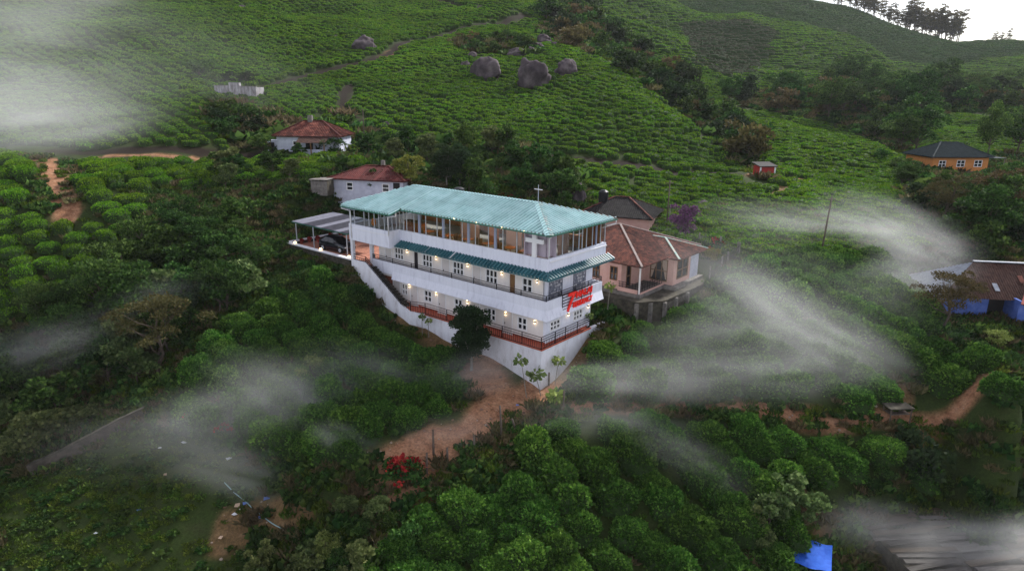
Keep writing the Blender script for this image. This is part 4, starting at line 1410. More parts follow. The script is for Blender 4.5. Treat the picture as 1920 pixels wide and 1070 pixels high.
MB().box(-0.36, 0.36, -1.26, 1.26, 1.0, 1.06).build('top', M_DOORB, b_)
ob = empty('orange_lantern', hl(-0.75, 19.3, 6.2), BYAW, 'orange and cream lantern stand behind the side glazing', 'lantern')
MB().tube([(0, 0, 0), (0, 0, 0.9)], [0.16, 0.05], 8).build('stand', M_TRIM, ob)
MB().tube([(0, 0, 0.9), (0, 0, 1.1), (0, 0, 1.5), (0, 0, 1.62)], [0.1, 0.24, 0.2, 0.08], 8).build('shade', surf('orange cloth', (0.75, 0.22, 0.05), rough=0.7), ob)
wt = empty('water_tank', hl(5.2, 14.2, 9.9), 0, 'small dark water tank behind the roof ridge', 'tank')
MB().tube([(0, 0, 0), (0, 0, 0.5), (0, 0, 0.62)], [0.5, 0.5, 0.25], 14).build('drum', surf('black plastic', (0.02, 0.022, 0.025), rough=0.5), wt)

# ------------------------------------------------------------------ plaza, carport, car
def structure(o):
    o['kind'] = 'structure'
    return o
plaza = structure(obj('plaza', MB().prism([(-0.9, 20.75), (7.4, 20.75), (7.4, 33.5), (-0.9, 33.5)], 2.2, PLZ - 0.03).mesh('plaza', M_JOINT), None, (BX, BY, 0), BYAW))
_pv = MB().box(0.02, 0.73, 0.02, 0.73, -0.03, 0.0).mesh('paver', M_PAVE)
for i in range(11):
    for j in range(17):
        obj('paver', _pv, plaza, (-0.88 + i * 0.75, 20.76 + j * 0.75, PLZ + random.uniform(-0.004, 0.004)))
rwall = empty('retaining_wall', (BX, BY, 0), BYAW, 'dark mossy masonry wall with pale coping below the car plaza', 'wall')
rb = MB()
rb.prism([(-1.15, 22.3), (-0.9, 22.3), (-0.9, 33.6), (-1.15, 33.6)][::-1], 0.2, 3.42)
rb.prism([(-0.9, 33.4), (7.5, 33.4), (7.5, 33.65), (-0.9, 33.65)], 0.8, 3.42)
rb.build('wall', M_DSTONE, rwall)
MB().box(-1.24, -0.82, 22.2, 33.7, 3.42, 3.54).box(-0.82, 7.5, 33.32, 33.7, 3.42, 3.54).build('coping', M_FOUND, rwall)
def rock_mesh(name, seed, mat, nt=10, nr=7, amp=0.35, freq=1.6):
    th = np.linspace(0, 2 * np.pi, nt, endpoint=False)
    ph = np.linspace(-np.pi / 2, np.pi / 2, nr)
    T, P = np.meshgrid(th, ph)
    S = np.stack([np.cos(T) * np.cos(P), np.sin(T) * np.cos(P), np.sin(P)], -1).reshape(-1, 3)
    k = 1 + amp * fbm(S * freq + seed * 3.1, 5 if nt > 20 else 3, seed)
    S = S * k[:, None] * 0.5
    i = np.arange(nt * nr).reshape(nr, nt)
    F = np.stack([i[:-1], np.roll(i[:-1], -1, 1), np.roll(i[1:], -1, 1), i[1:]], -1).reshape(-1, 4)
    return mesh_np(name, S, F, mat, smooth=True)
SM = [rock_mesh('stone_%d' % k, 90 + k, M_STONE) for k in range(4)]
for k, (y, z, s) in enumerate(((21.9, 2.6, .5), (21.75, 2.1, .6), (21.8, 1.6, .55), (21.6, 1.1, .6), (22.4, 1.9, .4), (22.3, 1.4, .5))):
    obj('stone', SM[k % 4], rwall, (-1.5, y, z), k, (s, s * 1.1, s * 0.8))
for k, y in enumerate((32.0, 27.5, 22.9)):
    lp = empty('wall_lantern', hl(-1.03, y, 3.54), 0, ['round lit lantern at the outer corner of the plaza wall', 'round lit lantern midway along the plaza wall', 'round lit lantern on the plaza wall beside the hotel column'][k], 'lantern')
    MB().tube([(0, 0, 0), (0, 0, 0.06)], 0.05, 8).build('base', M_IRON, lp)
    MB().tube([(0, 0, 0.06), (0, 0, 0.10), (0, 0, 0.19), (0, 0, 0.23)], [0.06, 0.13, 0.13, 0.05], 10).build('globe', M_BULB, lp)
M_POT = surf('terracotta', (0.33, 0.075, 0.05), rough=0.8)
def flower_pot(p, lab, s=1.0):
    t = empty('flower_pot', p, random.random() * 6, lab, 'flower pot', 'red pots on the plaza edge')
    t.scale = (s, s, s)
    MB().tube([(0, 0, 0), (0, 0, 0.3), (0, 0, 0.32)], [0.13, 0.19, 0.21], 10).build('pot', M_POT, t)
    R = np.random.default_rng(3)
    d = unit(R.normal(size=(60, 3))); d[:, 2] = abs(d[:, 2])
    V_, F_ = leaf_cloud(np.array([0, 0, 0.3]) + d * 0.12, d, 0.22, R, up=0.6)
    obj('leaves', mesh_np('pot_leaves', V_, F_, M_RED), t)
for k, (x, y) in enumerate(((0.5, 33.2), (1.5, 33.2), (2.5, 33.2), (4.2, 33.2), (5.5, 33.2))):
    flower_pot(hl(x, y, PLZ), 'small red potted plant along the far edge of the car plaza')
cp = empty('carport', (BX, BY, 0), BYAW, 'flat grey sheet carport on thin posts beside the hotel', 'carport')
M_CP1 = surf('grey translucent sheet', (0.13, 0.135, 0.17), (0.18, 0.18, 0.22), rough=0.8, scale=2)
M_CP2 = surf('dark netting sheet', (0.025, 0.025, 0.035), (0.045, 0.045, 0.06), rough=0.85, scale=3)
def cz(x, y):
    return 5.5 + 0.02 * x
for k in range(9):
    ya, yb = 24.5 + k * 1.05, 24.5 + (k + 1) * 1.05 - 0.02
    MB().add([(0.0, ya, 5.5), (5.4, ya + 0.2, 5.75), (5.4, yb + 0.2, 5.75), (0.0, yb, 5.5), (0.0, ya, 5.54), (5.4, ya + 0.2, 5.79), (5.4, yb + 0.2, 5.79), (0.0, yb, 5.54)], [(3, 2, 1, 0), (4, 5, 6, 7), (0, 1, 5, 4), (1, 2, 6, 5), (2, 3, 7, 6), (3, 0, 4, 7)]).build('roof_sheet', [M_CP2, M_CP1, M_CP2, M_CP2, M_CP1, M_CP2, M_CP2, M_CP1, M_CP1][k], cp)
fr = MB()
fr.bar((0.02, 24.4, 5.44), (0.02, 34.0, 5.44), 0.07)
fr.bar((5.38, 24.6, 5.69), (5.38, 34.2, 5.69), 0.07)
for y in (24.5, 27.6, 30.8, 33.9):
    fr.bar((0.02, y, 5.44), (5.38, y + 0.2, 5.69), 0.06)
fr.build('frame', M_GUT, cp)
for x, y in ((0.05, 33.3), (0.05, 30.2), (0.05, 24.6), (5.3, 33.3), (5.3, 28.8), (5.3, 24.8)):
    MB().box(x - 0.04, x + 0.04, y - 0.04, y + 0.04, PLZ, 5.42 + x * 0.045).build('post', M_MULL, cp)
def make_car(p, rz, label):
    """small dark hatchback, nose towards -y in its own frame"""
    c = empty('parked_car', p, rz, label, 'car')
    paint = surf('black car paint', (0.008, 0.010, 0.016), rough=0.18, spec=0.7)
    glass = surf('car glass', (0.012, 0.014, 0.018), rough=0.05, spec=0.7)
    # sections along y: (y, sill z, belt z, roof z, half width low, half width belt, half width roof)
    S = [(-2.0, .42, .62, .64, .62, .60, .55), (-1.85, .26, .74, .78, .78, .76, .66), (-1.2, .20, .88, .93, .84, .83, .74), (-0.85, .20, .93, .98, .85, .84, .76), (-0.25, .20, .95, 1.40, .85, .85, .62), (0.4, .20, .97, 1.50, .85, .85, .62), (1.1, .20, .99, 1.46, .85, .85, .60), (1.55, .22, 1.0, 1.20, .84, .83, .60), (1.85, .28, .98, 1.02, .80, .80, .62), (1.97, .45, .80, .82, .70, .70, .60)]
    V_, F_ = [], []
    for y, a, b, r, wl, wb, wr in S:
        V_ += [(-wl, y, a), (-wb - 0.02, y, (a + b) / 2), (-wb, y, b), (-wr, y, r), (0, y, r + 0.035), (wr, y, r), (wb, y, b), (wb + 0.02, y, (a + b) / 2), (wl, y, a)]
    for i in range(len(S) - 1):
        for k in range(9):
            F_.append((i * 9 + k, i * 9 + (k + 1) % 9, (i + 1) * 9 + (k + 1) % 9, (i + 1) * 9 + k))
    F_ += [tuple(range(8, -1, -1)), tuple(range((len(S) - 1) * 9, len(S) * 9))]
    MB().add(V_, F_).build('body', paint, c, smooth=True)
    for s in (-1, 1):
        MB().add([(s * .865, -0.55, .98), (s * .67, -0.2, 1.36), (s * .66, 0.38, 1.44), (s * .865, 0.38, .99)], [(0, 1, 2, 3)]).build('side_window', glass, c)
        MB().add([(s * .868, 0.46, .99), (s * .665, 0.46, 1.44), (s * .655, 1.05, 1.41), (s * .862, 1.4, 1.0)], [(0, 1, 2, 3)]).build('side_window', glass, c)
        MB().box(s * .7 - .1, s * .7 + .1, 1.88, 1.96, .72, .92).build('tail_light', surf('red lens', (0.5, 0.02, 0.02), rough=0.2), c)
        MB().box(s * .62 - .12, s * .62 + .12, -1.98, -1.88, .58, .70).build('headlight', M_TRIM, c)
        MB().box(min(s * .87, s * 1.0), max(s * .87, s * 1.0), -0.72, -0.6, .95, 1.07).build('mirror', paint, c)
        for y in (-1.28, 1.22):
            w = MB().tube([(s * .66, y, .31), (s * .88, y, .31)], .31, 16).build('wheel', surf('tyre rubber', (0.02, 0.02, 0.02), rough=0.9), c)
            MB().tube([(s * .872, y, .31), (s * .888, y, .31)], .20, 12).build('rim', M_MULL, w)
    MB().add([(-.58, 1.60, 1.20), (.58, 1.60, 1.20), (.56, 1.2, 1.46), (-.56, 1.2, 1.46)], [(0, 1, 2, 3)]).build('rear_window', glass, c)
    MB().add([(-.70, -0.86, 1.0), (.70, -0.86, 1.0), (.60, -0.28, 1.40), (-.60, -0.28, 1.40)], [(3, 2, 1, 0)]).build('windscreen', glass, c)
    MB().box(-.26, .26, 1.975, 1.99, .60, .72).build('number_plate', M_TRIM, c)
    return c
make_car(hl(1.25, 27.9, PLZ + 0.005), BYAW + 0.12, 'dark hatchback car parked under the flat carport')

# ------------------------------------------------------------------ houses
M_RUST = surf('rusty red sheet', (0.05, 0.016, 0.013), (0.19, 0.07, 0.05), rough=0.85, scale=1.6, c3=(0.09, 0.026, 0.02), stretch=(1, 1, 1), piece=0.3)
M_RUST2 = surf('deep red sheet', (0.06, 0.012, 0.013), (0.11, 0.026, 0.022), rough=0.7, scale=1.2, piece=0.25)
M_OLDT = surf('weathered brown roof', (0.045, 0.024, 0.020), (0.21, 0.075, 0.052), rough=0.85, scale=2.4, c3=(0.115, 0.044, 0.034), piece=0.22)
M_PINK = surf('pink wall paint', (0.58, 0.34, 0.29), (0.66, 0.42, 0.36), rough=0.8, scale=1.2)
M_LIME = surf('whitewashed wall', (0.44, 0.46, 0.56), (0.58, 0.60, 0.70), rough=0.85, scale=1.5)
M_ORNG = surf('orange wall paint', (0.55, 0.21, 0.06), (0.62, 0.27, 0.09), rough=0.8, scale=1.0)
M_BLUE = surf('blue wall paint', (0.06, 0.11, 0.36), (0.14, 0.20, 0.50), rough=0.85, scale=1.4, c3=(0.09, 0.15, 0.44))
M_SLATE = surf('dark teal roof', (0.010, 0.020, 0.024), (0.022, 0.036, 0.042), rough=0.85, scale=2, spec=0.1)
M_TAR = surf('black tarred roof', (0.014, 0.013, 0.013), (0.035, 0.032, 0.032), rough=0.8, scale=2)
M_CLAY = surf('dark clay roof', (0.045, 0.026, 0.022), (0.10, 0.055, 0.045), rough=0.85, scale=3)
M_TIN = surf('pale tin', (0.13, 0.15, 0.20), (0.22, 0.25, 0.30), rough=0.45, scale=2)
def slope_sheets(parent, mat, a, b, c, d, width=0.9, pitch=0.22, rib=0.05, caps=None, name='roof_sheet', jit=0.02):
    """eave a-b, top d-c (d above a): ribbed sheets side by side over the quad or triangle"""
    a, b, c, d = (Vector(v) for v in (a, b, c, d))
    e = (b - a); L = e.length; e = e / L
    nn = e.cross((c + d) / 2 - a).normalized()
    g = nn.cross(e).normalized()
    if nn.z < 0:
        nn = -nn
    if g.z < 0:
        g = -g
    sd, td = (d - a).dot(e), (d - a).dot(g)
    sc, tc = (c - a).dot(e), (c - a).dot(g)
    def top(s):
        if s < sd:
            return td * s / max(sd, 1e-3)
        if s > sc:
            return tc * (L - s) / max(L - sc, 1e-3)
        return td + (tc - td) * ((s - sd) / max(sc - sd, 1e-3))
    n = max(1, int(round(L / width)))
    for i in range(n):
        s0, s1 = L * i / n, L * (i + 1) / n
        ribbed(MB(), a, e, g, nn, s0, s1, lambda q: 0.0, lambda q: max(0.03, top(q)), pitch, rib, lift=random.uniform(0, jit)).build(name, mat, parent)
def hip_roof(parent, x0, x1, y0, y1, z, rise, mat, cap=None, width=0.9, ridge=None, capw=0.2):
    """hipped roof over a rectangle; the ridge runs along the longer side"""
    lx, ly = x1 - x0, y1 - y0
    h = min(lx, ly) / 2 if ridge is None else ridge
    if lx >= ly:
        A, B = Vector((x0 + h, (y0 + y1) / 2, z + rise)), Vector((x1 - h, (y0 + y1) / 2, z + rise))
        quads = [((x0, y0, z), (x1, y0, z), B, A), ((x1, y0, z), (x1, y1, z), B, B), ((x1, y1, z), (x0, y1, z), A, B), ((x0, y1, z), (x0, y0, z), A, A)]
    else:
        A, B = Vector(((x0 + x1) / 2, y0 + h, z + rise)), Vector(((x0 + x1) / 2, y1 - h, z + rise))
        quads = [((x0, y0, z), (x1, y0, z), A, A), ((x1, y0, z), (x1, y1, z), B, A), ((x1, y1, z), (x0, y1, z), B, B), ((x0, y1, z), (x0, y0, z), A, B)]
    r = MB().box(x0 + 0.1, x1 - 0.1, y0 + 0.1, y1 - 0.1, z - 0.12, z - 0.04).build('roof', mat, parent)
    for q in quads:
        slope_sheets(r, mat, *q, width=width)
    mb = MB()
    up = Vector((0, 0, 0.07))
    mb.bar(A + up, B + up + Vector((0.01, 0.01, 0)), capw, 0.06)
    for c_, t in (((x0, y0, z), A), ((x1, y0, z), B if lx >= ly else A), ((x1, y1, z), B), ((x0, y1, z), A if lx >= ly else B)):
        mb.bar(Vector(c_) + up, t + up, capw, 0.06)
    mb.build('ridge_cap', cap or mat, r)
    return r
# pink house, laid out along the hotel's axes
PH = empty('pink_house', (BX, BY, 0), BYAW, 'pink bungalow with weathered brown hipped roof beside the hotel', 'house')
zb, ze = 1.75, 4.35
w = MB()
wall_y(w, 12.5, 0.9, 9.6, zb, ze, [(3.2, 4.0, 2.4, 3.9), (1.3, 2.1, 2.5, 3.8)])
wall_x(w, 0.9, 12.7, 16.8, zb, ze, [(13.4, 14.2, zb + 0.02, 3.9)])
wall_y(w, 16.8, -2.1, 0.9, zb, ze, [(-1.5, 0.3, 2.0, 4.1)])
wall_x(w, -2.1, 17.0, 22.0, zb, ze, [(17.5, 19.8, 2.2, 4.0)])
w.box(21.8, 22.0, -1.9, 8.0, zb, ze)
w.box(12.7, 22.0, 9.4, 9.6, zb, ze)
w.build('wall', M_PINK, PH)
MB().box(20.3, 22.02, -2.13, -2.102, zb, ze).box(22.002, 22.03, -2.1, 8.0, zb, ze).build('side_wall', M_LIME, PH)
window_y(PH, 12.5, 3.2, 4.0, 2.4, 3.9, 2, fmat=M_DOORB, fw=0.07)
window_y(PH, 12.5, 1.3, 2.1, 2.5, 3.8, 2, fmat=M_DOORB, fw=0.07)
window_x(PH, -2.1, 17.5, 19.8, 2.2, 4.0, 2, fmat=M_DOORB, fw=0.08)
window_x(PH, 0.9, 13.4, 14.2, zb + 0.02, 3.9, 1, fmat=M_DOORB, fw=0.08)
dw = window_y(PH, 16.8, -1.5, 0.3, 2.0, 4.1, 3, fmat=M_DOORB, fw=0.07)
cu = MB()
for s, ya in ((1, -1.42), (-1, 0.22)):
    cu.add([(16.835, ya, 4.05), (16.835, ya + s * 0.75, 4.05), (16.835, ya + s * 0.35, 3.1), (16.835, ya + s * 0.12, 2.2), (16.835, ya, 2.2)], [(0, 1, 2, 3, 4)])
cu.build('curtain', surf('cream curtain', (0.50, 0.38, 0.30), rough=0.9), dw)
MB().box(16.3, 22.4, -2.6, -2.12, zb - 0.5, zb).box(16.3, 16.78, -2.1, -1.2, zb - 0.5, zb).build('plinth', M_STONE, PH)
MB().prism([(11.9, -1.4), (16.75, -1.4), (16.75, 1.0), (11.9, 1.0)], zb - 0.35, zb).prism([(11.9, 1.0), (12.6, 1.0), (12.6, 6), (11.9, 6)], zb - 0.35, zb).build('porch_floor', M_STONE, PH)
MB().box(12.2, 12.32, -1.2, -1.08, zb, ze - 0.05).build('porch_post', M_CREAM, PH)
MB().box(12.1, 12.25, -1.0, 1.0, zb, zb + 0.35).box(12.3, 16.7, -1.32, -1.2, zb, zb + 0.12).build('porch_wall', M_PINK, PH)
rl = MB()
for z in (0.45, 0.65, 0.85):
    rl.bar((12.2, -1.1, zb + z), (12.2, 1.0, zb + z), 0.04)
    rl.bar((12.3, -1.15, zb + z), (16.7, -1.15, zb + z), 0.04)
for k in range(6):
    rl.bar((12.2, -0.8 + k * 0.33, zb + 0.1), (12.2, -0.8 + k * 0.33, zb + 0.9), 0.03)
for k in range(9):
    rl.bar((12.8 + k * 0.46, -1.15, zb + 0.1), (12.8 + k * 0.46, -1.15, zb + 0.9), 0.03)
rl.build('railing', M_IRON, PH)
hip_roof(PH, 11.7, 23.6, -1.6, 10.4, 4.4, 2.2, M_OLDT, surf('grey ridge tiles', (0.20, 0.16, 0.15), (0.34, 0.28, 0.26), rough=0.9, scale=3), width=1.0)
r2 = MB().box(16.5, 22.4, -2.7, -1.7, 4.28, 4.36).build('roof', M_OLDT, PH)
AP, BP_ = Vector((19.45, 0.3, 5.52)), Vector((19.45, 2.2, 5.52))
slope_sheets(r2, M_OLDT, (16.4, -2.8, 4.42), (22.5, -2.8, 4.42), AP, AP, width=1.0)
slope_sheets(r2, M_OLDT, (16.4, 0.8, 4.42), (16.4, -2.8, 4.42), AP, BP_, width=1.0)
slope_sheets(r2, M_OLDT, (22.5, -2.8, 4.42), (22.5, 0.8, 4.42), BP_, AP, width=1.0)
mb = MB()
for c_ in ((16.4, -2.8, 4.5), (22.5, -2.8, 4.5)):
    mb.bar(c_, AP + Vector((0, 0, 0.08)), 0.2, 0.06)
mb.bar(AP + Vector((0, 0, 0.08)), BP_ + Vector((0, 0, 0.08)), 0.2, 0.06)
mb.build('ridge_cap', M_CAP, r2)
# its terrace wall on stone piers
tw = empty('terrace_wall', (BX, BY, 0), BYAW, 'stained dark stone terrace with white piers under the pink bungalow', 'wall')
MB().prism([(10.9, 2.5), (11.0, -1.6), (13.0, -3.2), (20.5, -3.4), (26.0, -1.2), (26.0, 1.0), (12.0, 4.0)], -2.5, 1.32).build('wall', M_DSTONE, tw)
MB().prism([(10.8, 2.5), (10.9, -1.7), (13.0, -3.35), (20.5, -3.55), (26.1, -1.3), (26.1, 1.0), (12.0, 4.0)], 1.32, 1.44).build('coping', M_DSTONE, tw)
for x, y in ((10.95, -1.7), (12.0, -2.5), (13.0, -3.38), (15.0, -3.45), (17.2, -3.5)):
    MB().box(x - 0.16, x + 0.16, y - 0.16, y + 0.12, -2.5, 1.3).build('pier', M_STONE, tw)
for x0 in (13.3, 15.3):
    for k in range(6):
        MB().bar((x0 + k * 0.28, -3.55, 0.7), (x0 + k * 0.28 + 0.14, -3.55, 1.25), 0.05, 0.05).build('lattice_bar', M_STONE, tw)

def house(name, p, yaw, L, W, wh, rise, wmat, rmat, label, wins=(), doors=(), over=0.5, front_only=True, winmat=None, cap=None, ridge=None, depth=1.5, sheet=1.0):
    """hip-roofed house: local x along the front, local y to the back, origin at the front left corner"""
    h = empty(name, p, yaw, label, 'house')
    ops = [(a, a + w_, z0, z1) for a, w_, z0, z1, n_ in wins if n_ > 0]
    m = MB()
    wall_x(m, 0.0, 0.0, L, 0.0, wh, ops, 0.2)
    m.box(0, 0.2, 0.2, W, 0, wh).box(L - 0.2, L, 0.2, W, 0, wh).box(0.2, L - 0.2, W - 0.2, W, 0, wh)
    m.box(0, L, 0.01, W, -depth, 0)
    m.build('wall', wmat, h)
    for a, w_, z0, z1, n_ in wins:
        window_x(h, 0.0, a, a + w_, z0, z1, n_, fmat=winmat, fw=0.09)
    for a, w_, z1 in doors:
        d = MB().box(a, a + w_, -0.03, -0.002, 0.02, z1).build('door', M_DARK, h)
        MB().box(a + w_ - 0.16, a + w_ - 0.1, -0.06, -0.032, 0.9, 1.05).build('handle', M_STONE, d)
    hip_roof(h, -over, L + over, -over, W + over, wh, rise, rmat, cap, width=sheet, ridge=ridge)
    return h
# whitewashed house on the hillside
g = ground(521, 290)
h2 = house('whitewashed_house', g, math.radians(-3), 8.6, 6.0, 2.55, 1.9, M_LIME, M_RUST, 'small white house with patchy rusted red roof at the hill foot', wins=[(2.2, 1.2, 0.8, 1.9, 2)], doors=[(4.0, 1.0, 1.95)], cap=M_RUST2)
MB().box(3.4, 7.2, -1.5, -1.4, 0, 0.9).box(7.1, 7.2, -1.4, 0, 0, 0.9).build('porch_wall', M_LIME, h2)
slope_sheets(MB().box(3.3, 7.3, -0.2, -0.1, 2.2, 2.25).build('porch_roof', M_CLAY, h2), M_CLAY, (3.3, -1.9, 1.75), (7.4, -1.9, 1.75), (7.4, -0.35, 2.45), (3.3, -0.35, 2.45))
for x in (3.5, 5.3, 7.1):
    MB().box(x - 0.06, x + 0.06, -1.78, -1.66, 0, 1.75).build('post', M_DOORB, h2)
MB().box(3.6, 4.2, 2.6, 3.1, 4.2, 5.2).build('chimney', M_STONE, h2)
MB().box(-1.6, -0.02, 0.6, 2.5, -0.5, 1.9).build('lean_to', M_LIME, h2)
MB().box(-1.4, -0.6, 0.56, 0.597, 0.0, 1.6).build('door', M_DARK, h2)
# house with the maroon roof behind the hotel
g = ground(626, 368)
h1 = house('maroon_roof_house', g, math.radians(-14), 8.8, 6.0, 2.15, 1.25, M_LIME, M_RUST2, 'white house with maroon roof directly behind the hotel', wins=[(1.7, 0.85, 0.8, 1.75, 1), (6.2, 0.9, 0.8, 1.75, 1)], doors=[(7.6, 0.8, 1.9)], cap=M_RUST)
MB().box(4.6, 5.0, 3.4, 3.8, 3.2, 4.0).build('chimney', M_STONE, h1)
g = ground(584, 366)
sh = empty('tin_shed', g, math.radians(-10), 'leaning grey plank shed left of the maroon roofed house', 'shed')
for k in range(9):
    MB().box(k * 0.22, k * 0.22 + 0.205, 0, 0.03, 0, 1.7 + random.uniform(-0.06, 0.06)).build('plank', M_STONE, sh)
for k in range(8):
    MB().box(1.96, 1.99, 0.03 + k * 0.22, 0.03 + k * 0.22 + 0.205, 0, 1.7 + random.uniform(-0.06, 0.06)).build('plank', M_DSTONE, sh)
MB().box(-0.1, 2.1, -0.2, 1.9, 1.78, 1.84).build('roof', M_STONE, sh)
MB().box(0.03, 0.06, 0.04, 1.78, 0, 1.7).box(0.06, 1.95, 1.75, 1.78, 0, 1.7).build('back_wall', M_DSTONE, sh)
# orange house on the right
g = ground(1746, 322)
ho = house('orange_house', g, math.radians(6), 10.2, 7.0, 2.5, 2.2, M_ORNG, M_SLATE, 'orange house with dark hipped roof and three white windows', wins=[(1.1, 1.3, 0.8, 1.9, 2), (4.4, 1.5, 0.8, 1.95, 2), (7.6, 1.5, 0.8, 1.95, 2)], over=0.6, depth=2.5)
MB().box(10.9, 14.5, 1.0, 4.0, 2.1, 2.2).build('porch_roof', M_SLATE, ho)
MB().box(14.2, 14.3, 1.2, 1.3, -1, 2.1).build('post', M_STONE, ho)
MB().box(-0.1, 10.3, -0.12, -0.002, -0.9, 0.06).build('plinth', M_STONE, ho)
# little red hut at the end of the track
g = ground(1424, 333)
hr = empty('red_hut', g, math.radians(12), 'tiny red hut with white corner pillars beside the track', 'hut')
MB().box(0, 2.3, 0, 1.8, -0.5, 1.55).build('wall', surf('red paint', (0.36, 0.045, 0.04), rough=0.7), hr)
for x in (0.02, 2.28):
    MB().box(x - 0.1, x + 0.1, -0.08, -0.003, -0.3, 1.5).build('pillar', M_TRIM, hr)
MB().add([(-0.25, -0.3, 1.5), (2.55, -0.3, 1.5), (2.55, 2.1, 1.9), (-0.25, 2.1, 1.9), (-0.25, -0.3, 1.6), (2.55, -0.3, 1.6), (2.55, 2.1, 2.0), (-0.25, 2.1, 2.0)], [(3, 2, 1, 0), (4, 5, 6, 7), (0, 1, 5, 4), (1, 2, 6, 5), (2, 3, 7, 6), (3, 0, 4, 7)]).build('roof', M_TAR, hr)
# black roofed house behind the pink one
p = at(1092, 400, 76)
hd = house('black_roof_house', (p.x, p.y, p.z - 2.0), math.radians(-22), 7.6, 6.0, 2.0, 1.7, M_PINK, M_TAR, 'low house with black tarred roof behind the pink bungalow', cap=M_RUST, depth=3, over=0.5)
MB().tube([(1.8, 2.2, 3.0), (1.8, 2.2, 4.3), (1.8, 2.2, 4.5)], [0.55, 0.55, 0.25], 12).build('water_tank', surf('black tank plastic', (0.015, 0.016, 0.018), rough=0.4), hd)
# blue house at the right edge
p = Vector((BHX, BHY, BHZ))
hb = empty('blue_house', (p.x, p.y, p.z), math.radians(-8), 'blue walled cottage with dark clay roof and pale tin end', 'house')
w = MB()
wall_x(w, 0.0, 0.0, 3.6, -1.0, 1.9, [])
w.box(0, 0.2, 0.2, 6.0, -1, 1.9)
wall_x(w, -1.6, 5.2, 12.0, -1.0, 2.1, [(7.2, 8.2, 0.6, 1.6)])
w.box(5.2, 5.4, -1.4, 6.0, -1, 2.1)
w.box(5.0, 12, 5.8, 6.0, -1, 2.1)
w.build('wall', M_BLUE, hb)
window_x(hb, -1.6, 7.2, 8.2, 0.6, 1.6, 2, fmat=surf('green window paint', (0.03, 0.07, 0.06), rough=0.6), fw=0.08)
MB().box(3.6, 5.2, 0.6, 0.7, -1, 1.9).build('doorway_shade_sheet', M_DARK, hb)  # dark sheet across the doorway, shade of the inside given as colour
for z in (-0.3, -0.1):
    MB().box(2.4, 4.4, -0.5 - z, -0.3 - z, z - 0.2, z).build('step', M_STONE, hb)
rf = MB().box(-0.2, 4.9, 0.1, 5.9, 1.9, 1.96).build('roof', M_CLAY, hb)
T1, T2 = (3.2, 3.0, 4.3), (12.5, 3.0, 4.3)
slope_sheets(rf, M_CLAY, (-0.8, -0.8, 1.9), (5.0, -0.8, 1.9), (5.0, 3.0, 4.3), T1, width=0.8)
slope_sheets(rf, M_CLAY, (5.0, -2.4, 1.95), (12.6, -2.4, 1.95), (12.6, 3.0, 4.32), (8.4, 3.0, 4.32), width=0.8)
slope_sheets(rf, M_CLAY, (5.0, -0.8, 1.93), (9.0, -0.8, 1.93), (9.0, 3.0, 4.28), (5.0, 3.0, 4.28), width=0.8)
slope_sheets(rf, M_TIN, (-0.8, 6.6, 1.9), (-0.8, -0.8, 1.9), T1, T1, width=0.8)
slope_sheets(rf, M_CLAY, (12.6, 6.8, 1.9), (-0.8, 6.8, 1.9), T1, (12.6, 3.0, 4.3), width=1.6)
mb = MB()
mb.bar((3.2, 3.0, 4.42), (8.0, 3.0, 4.42), 0.35, 0.08)
mb.build('ridge_cap', M_TIN, rf)
MB().bar((5.0, -2.4, 2.05), (8.5, 3.0, 4.42), 0.3, 0.09).bar((8.0, 3.0, 4.43), (12.6, 3.0, 4.43), 0.33, 0.09).build('hip_cap', surf('red hip tiles', (0.20, 0.045, 0.035), (0.30, 0.09, 0.07), rough=0.8, scale=5), rf)
for k, (x, y) in enumerate(((6.5, 1.2), (7.4, 1.5), (4.1, 0.3))):
    z = 1.93 + (y + 0.8) / 3.8 * 2.37 + 0.12
    MB().add([(x - 0.2, y - 0.4, z - 0.22), (x + 0.2, y - 0.4, z - 0.22), (x + 0.2, y + 0.4, z + 0.27), (x - 0.2, y + 0.4, z + 0.27)], [(0, 1, 2, 3)]).build('patch_sheet', [M_RUST, M_TIN, M_TIN][k], rf)
# ruined white parapet on the hill
g = ground(403, 178)
ru = empty('white_ruin', g, math.radians(-4), 'low whitewashed wall with a raised middle block on the tea hill', 'wall')
M_RUIN = surf('weathered whitewash', (0.16, 0.14, 0.15), (0.42, 0.41, 0.44), rough=0.9, scale=1.5, stretch=(2, 2, 0.5))
MB().box(0, 2.6, 0, 0.4, -1.0, 1.5).box(4.4, 7.2, 0, 0.4, -1.0, 1.4).build('wall', M_RUIN, ru)
MB().box(2.6, 4.4, -0.1, 0.6, -1.0, 2.0).build('pier', M_RUIN, ru)
MB().box(-0.08, 2.6, -0.08, 0.48, 1.5, 1.6).box(4.4, 7.28, -0.08, 0.48, 1.4, 1.5).build('coping', M_STONE, ru)
MB().box(0, 0.4, 0.4, 3.2, -1, 1.4).box(6.8, 7.2, 0.4, 3.2, -1, 1.3).build('return_wall', M_RUIN, ru)

# garden wall of the field, bottom left
gw = empty('field_wall', (0, 0, 0), 0, 'long low stained concrete wall along the upper edge of the grass field', 'wall')
L = [ground(*q) for q in ((60, 892), (110, 870), (170, 838), (225, 808), (272, 786))]
gw.location = L[2]
mb, cpg = MB(), MB()
for a, b in zip(L[:-1], L[1:]):
    a, b = a - L[2], b - L[2]
    mb.bar(a + Vector((0, 0, 0.25)), b + Vector((0, 0, 0.25)), 0.28, 1.5)
    cpg.bar(a + Vector((0, 0, 1.04)), b + Vector((0, 0, 1.04)), 0.36, 0.08)
mb.build('wall', surf('stained concrete', (0.05, 0.042, 0.036), (0.12, 0.10, 0.085), rough=0.9, scale=1.2, bump=0.4), gw)
cpg.build('coping', M_DSTONE, gw)

